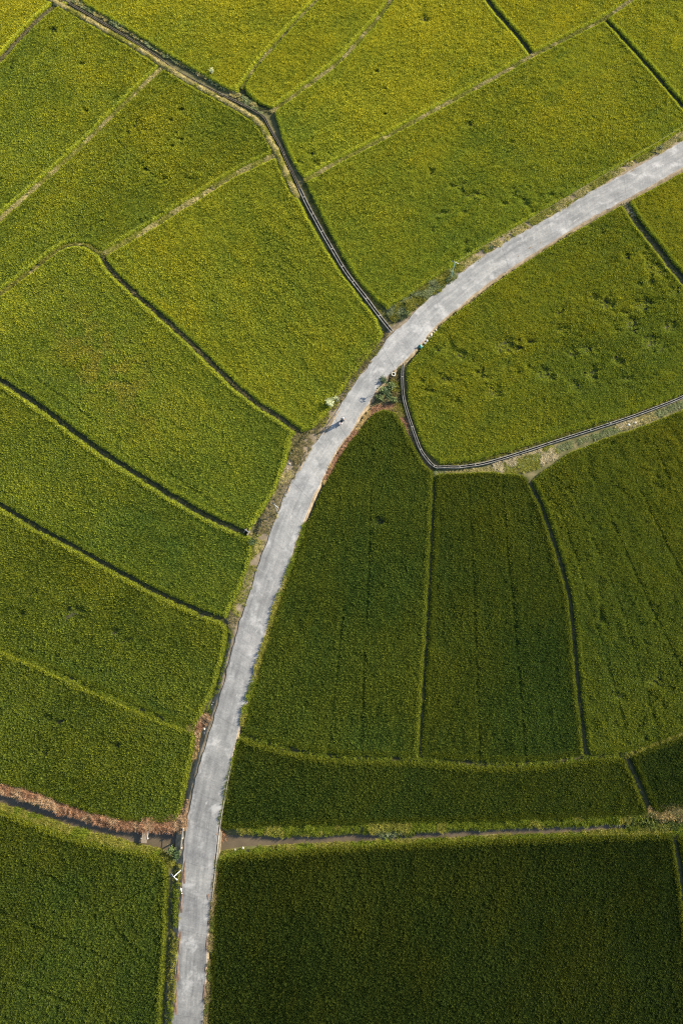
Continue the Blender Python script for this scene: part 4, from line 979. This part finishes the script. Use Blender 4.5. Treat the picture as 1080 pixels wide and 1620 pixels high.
# ------------------------------------------------------------------ motorcycle and rider
def rider_and_bike(u, v):
    i = station(u, v); t = np.array([nrm[i][1], -nrm[i][0]])
    if t[1] < 0: t = -t
    p = W(u, v, ZR + .02); rz = math.atan2(t[1], t[0])
    z0 = ZR + .028
    bk = empty('motorcycle', (p[0], p[1], z0), rz); tag(bk, 'dark scooter ridden up the concrete road', 'motorcycle')
    for x in (-.62, .64):
        w = MB()
        prof = [(.20, -.045), (.25, -.055), (.285, -.03), (.295, 0), (.285, .03), (.25, .055), (.20, .045), (.20, -.045)]
        w.lathe(prof, (x, 0, .295), 28, 'Y'); wh = w.build('wheel', 'rubber', bk, True)
        r = MB().lathe([(.20, -.03), (.17, -.03), (.17, .03), (.20, .03)], (x, 0, .295), 24, 'Y').lathe([(0, -.05), (.05, -.05), (.05, .05), (0, .05)], (x, 0, .295), 12, 'Y')
        for k in range(5):
            a_ = k * 2 * math.pi / 5; r.tube([(x, 0, .295), (x + .18 * math.cos(a_), 0, .295 + .18 * math.sin(a_))], .014, 6)
        r.build('rim', 'steel', wh)
    body = MB()
    body.tube([(-.80, 0, .80), (-.60, 0, .72), (-.30, 0, .62), (-.05, 0, .50), (.10, 0, .40), (.30, 0, .38)], [.05, .13, .17, .16, .12, .09], 14)
    body.tube([(.34, 0, .36), (.42, 0, .60), (.47, 0, .85), (.44, 0, .96)], [.09, .15, .13, .07], 14)
    body.build('body', 'scooter_paint', bk, True)
    MB().tube([(-.72, 0, .86), (-.50, 0, .84), (-.20, 0, .77), (.0, 0, .75), (.06, 0, .70)], [.07, .12, .14, .12, .05], 12).build('seat', 'vinyl', bk, True)
    MB().tube([(.46, .10, .62), (.62, 0, .62), (.80, 0, .56)], [.05, .07, .03], 8).build('front_fender', 'scooter_white', bk, True)
    MB().tube([(.60, .07, .30), (.52, .07, .60), (.46, .03, .90)], .028, 8).tube([(.60, -.07, .30), (.52, -.07, .60), (.46, -.03, .90)], .028, 8).build('fork', 'steel', bk, True)
    hb = MB().tube([(.34, -.34, 1.02), (.44, -.20, 1.04), (.46, 0, .98), (.44, .20, 1.04), (.34, .34, 1.02)], .018, 8).build('handlebar', 'steel', bk, True)
    for s in (-1, 1):
        MB().tube([(.37, .30 * s, 1.025), (.33, .40 * s, 1.015)], .026, 8).build('grip', 'rubber', hb, True)
        MB().tube([(.43, .20 * s, 1.04), (.46, .30 * s, 1.20)], .008, 6).box((.46, .31 * s, 1.24), (.02, .13, .08)).build('mirror', 'vinyl', hb)
    MB().lathe([(.09, -.02), (.085, .04), (.05, .07), (0, .075)], (.52, 0, .93), 16, 'X').build('headlight', 'lamp_lens', bk, True)
    MB().box((-.76, 0, .97), (.28, .26, .18), 0, .85).build('luggage_box', 'cloth_bag', bk)
    MB().box((-.86, 0, .76), (.07, .18, .09), 0, .8).build('tail_light', 'tail_red', bk)
    MB().box((-.90, 0, .60), (.02, .20, .13)).build('number_plate', 'plastic_white', bk)
    MB().tube([(.0, -.16, .28), (-.45, -.18, .30), (-.78, -.19, .36)], [.03, .05, .045], 10).build('exhaust', 'steel', bk, True)
    # rider: one skinned body
    man = empty('person', (p[0], p[1], z0), rz); tag(man, 'person in a dark jacket and trousers with grey helmet riding the scooter', 'person')
    J = {}
    def skin(name, pts, edges, rad, mat, root_i=0):
        me = bpy.data.meshes.new(name); me.from_pydata(pts, edges, []); me.update(); me.materials.append(MATS[mat])
        o = bpy.data.objects.new(name, me); COL.objects.link(o); o.parent = man
        o.modifiers.new('skin', 'SKIN'); 
        for k, r in enumerate(rad):
            sv = me.skin_vertices[0].data[k]; sv.radius = r if isinstance(r, tuple) else (r, r); sv.use_root = (k == root_i)
        s_ = o.modifiers.new('sub', 'SUBSURF'); s_.levels = 2; s_.render_levels = 2
        me.polygons.foreach_set('use_smooth', [True] * len(me.polygons))
        return o
    pts = [(-.16, 0, .92), (-.13, 0, 1.10), (-.08, 0, 1.30), (-.03, 0, 1.46), (.00, 0, 1.55), (.03, 0, 1.66), (.04, 0, 1.76)]
    rad = [(.17, .15), (.15, .12), (.17, .13), (.12, .09), .055, .085, .07]
    ed = [(0, 1), (1, 2), (2, 3), (3, 4), (4, 5), (5, 6)]
    for s in (-1, 1):
        b0 = len(pts); pts += [(-.03, .19 * s, 1.42), (.06, .27 * s, 1.18), (.30, .30 * s, 1.06), (.35, .33 * s, 1.045)]; rad += [.075, .055, .042, .04]; ed += [(3, b0), (b0, b0 + 1), (b0 + 1, b0 + 2), (b0 + 2, b0 + 3)]
        b0 = len(pts); pts += [(-.10, .12 * s, .88), (.28, .19 * s, .80), (.20, .20 * s, .45), (.17, .20 * s, .34), (.32, .21 * s, .31)]; rad += [.10, .075, .055, .045, .04]; ed += [(0, b0), (b0, b0 + 1), (b0 + 1, b0 + 2), (b0 + 2, b0 + 3), (b0 + 3, b0 + 4)]
    skin('body', pts, ed, rad, 'skin')
    tp = [(-.165, 0, .93), (-.13, 0, 1.10), (-.08, 0, 1.30), (-.03, 0, 1.45), (-.01, 0, 1.50)]; tr = [(.20, .18), (.18, .15), (.20, .16), (.14, .11), (.085, .08)]; te = [(0, 1), (1, 2), (2, 3), (3, 4)]
    for s in (-1, 1):
        b0 = len(tp); tp += [(-.03, .19 * s, 1.42), (.06, .27 * s, 1.18), (.24, .295 * s, 1.085)]; tr += [.10, .08, .06]; te += [(3, b0), (b0, b0 + 1), (b0 + 1, b0 + 2)]
    skin('shirt', tp, te, tr, 'cloth_shirt')
    lp = [(-.16, 0, .90)]; lr = [(.19, .16)]; le = []
    for s in (-1, 1):
        b0 = len(lp); lp += [(-.10, .12 * s, .88), (.28, .19 * s, .80), (.20, .20 * s, .45), (.18, .20 * s, .38)]; lr += [.125, .10, .08, .075]; le += [(0, b0), (b0, b0 + 1), (b0 + 1, b0 + 2), (b0 + 2, b0 + 3)]
    skin('trousers', lp, le, lr, 'cloth_trousers')
    hm = MB(); V = []
    hm.lathe([(.125, 1.60), (.145, 1.66), (.15, 1.74), (.135, 1.82), (.09, 1.875), (0, 1.895)], (.035, 0, 0), 20)
    h_ = hm.build('helmet', 'helmet', man, True)
    MB().tube([(.10, -.11, 1.70), (.175, -.05, 1.70), (.185, 0, 1.70), (.175, .05, 1.70), (.10, .11, 1.70)], [.03, .045, .045, .045, .03], 8).build('visor', 'visor', h_, True)
    # fingers closed on the grips
    for s in (-1, 1):
        hd = MB()
        for k in range(4):
            y = (.315 + .022 * k) * s; hd.tube([(.335, y, 1.055), (.385, y, 1.05), (.395, y, 1.015), (.365, y, .99)], [.013, .012, .011, .009], 6)
        hd.tube([(.335, .31 * s, 1.04), (.33, .295 * s, 1.01), (.36, .285 * s, .995)], [.014, .012, .01], 6)
        hd.build('hand', 'skin', man, True)
    for s in (-1, 1):
        MB().tube([(.12, .205 * s, .30), (.24, .21 * s, .305), (.40, .215 * s, .29)], [.05, .055, .035], 10).build('shoe', 'rubber', man, True)
rider_and_bike(541, 668)
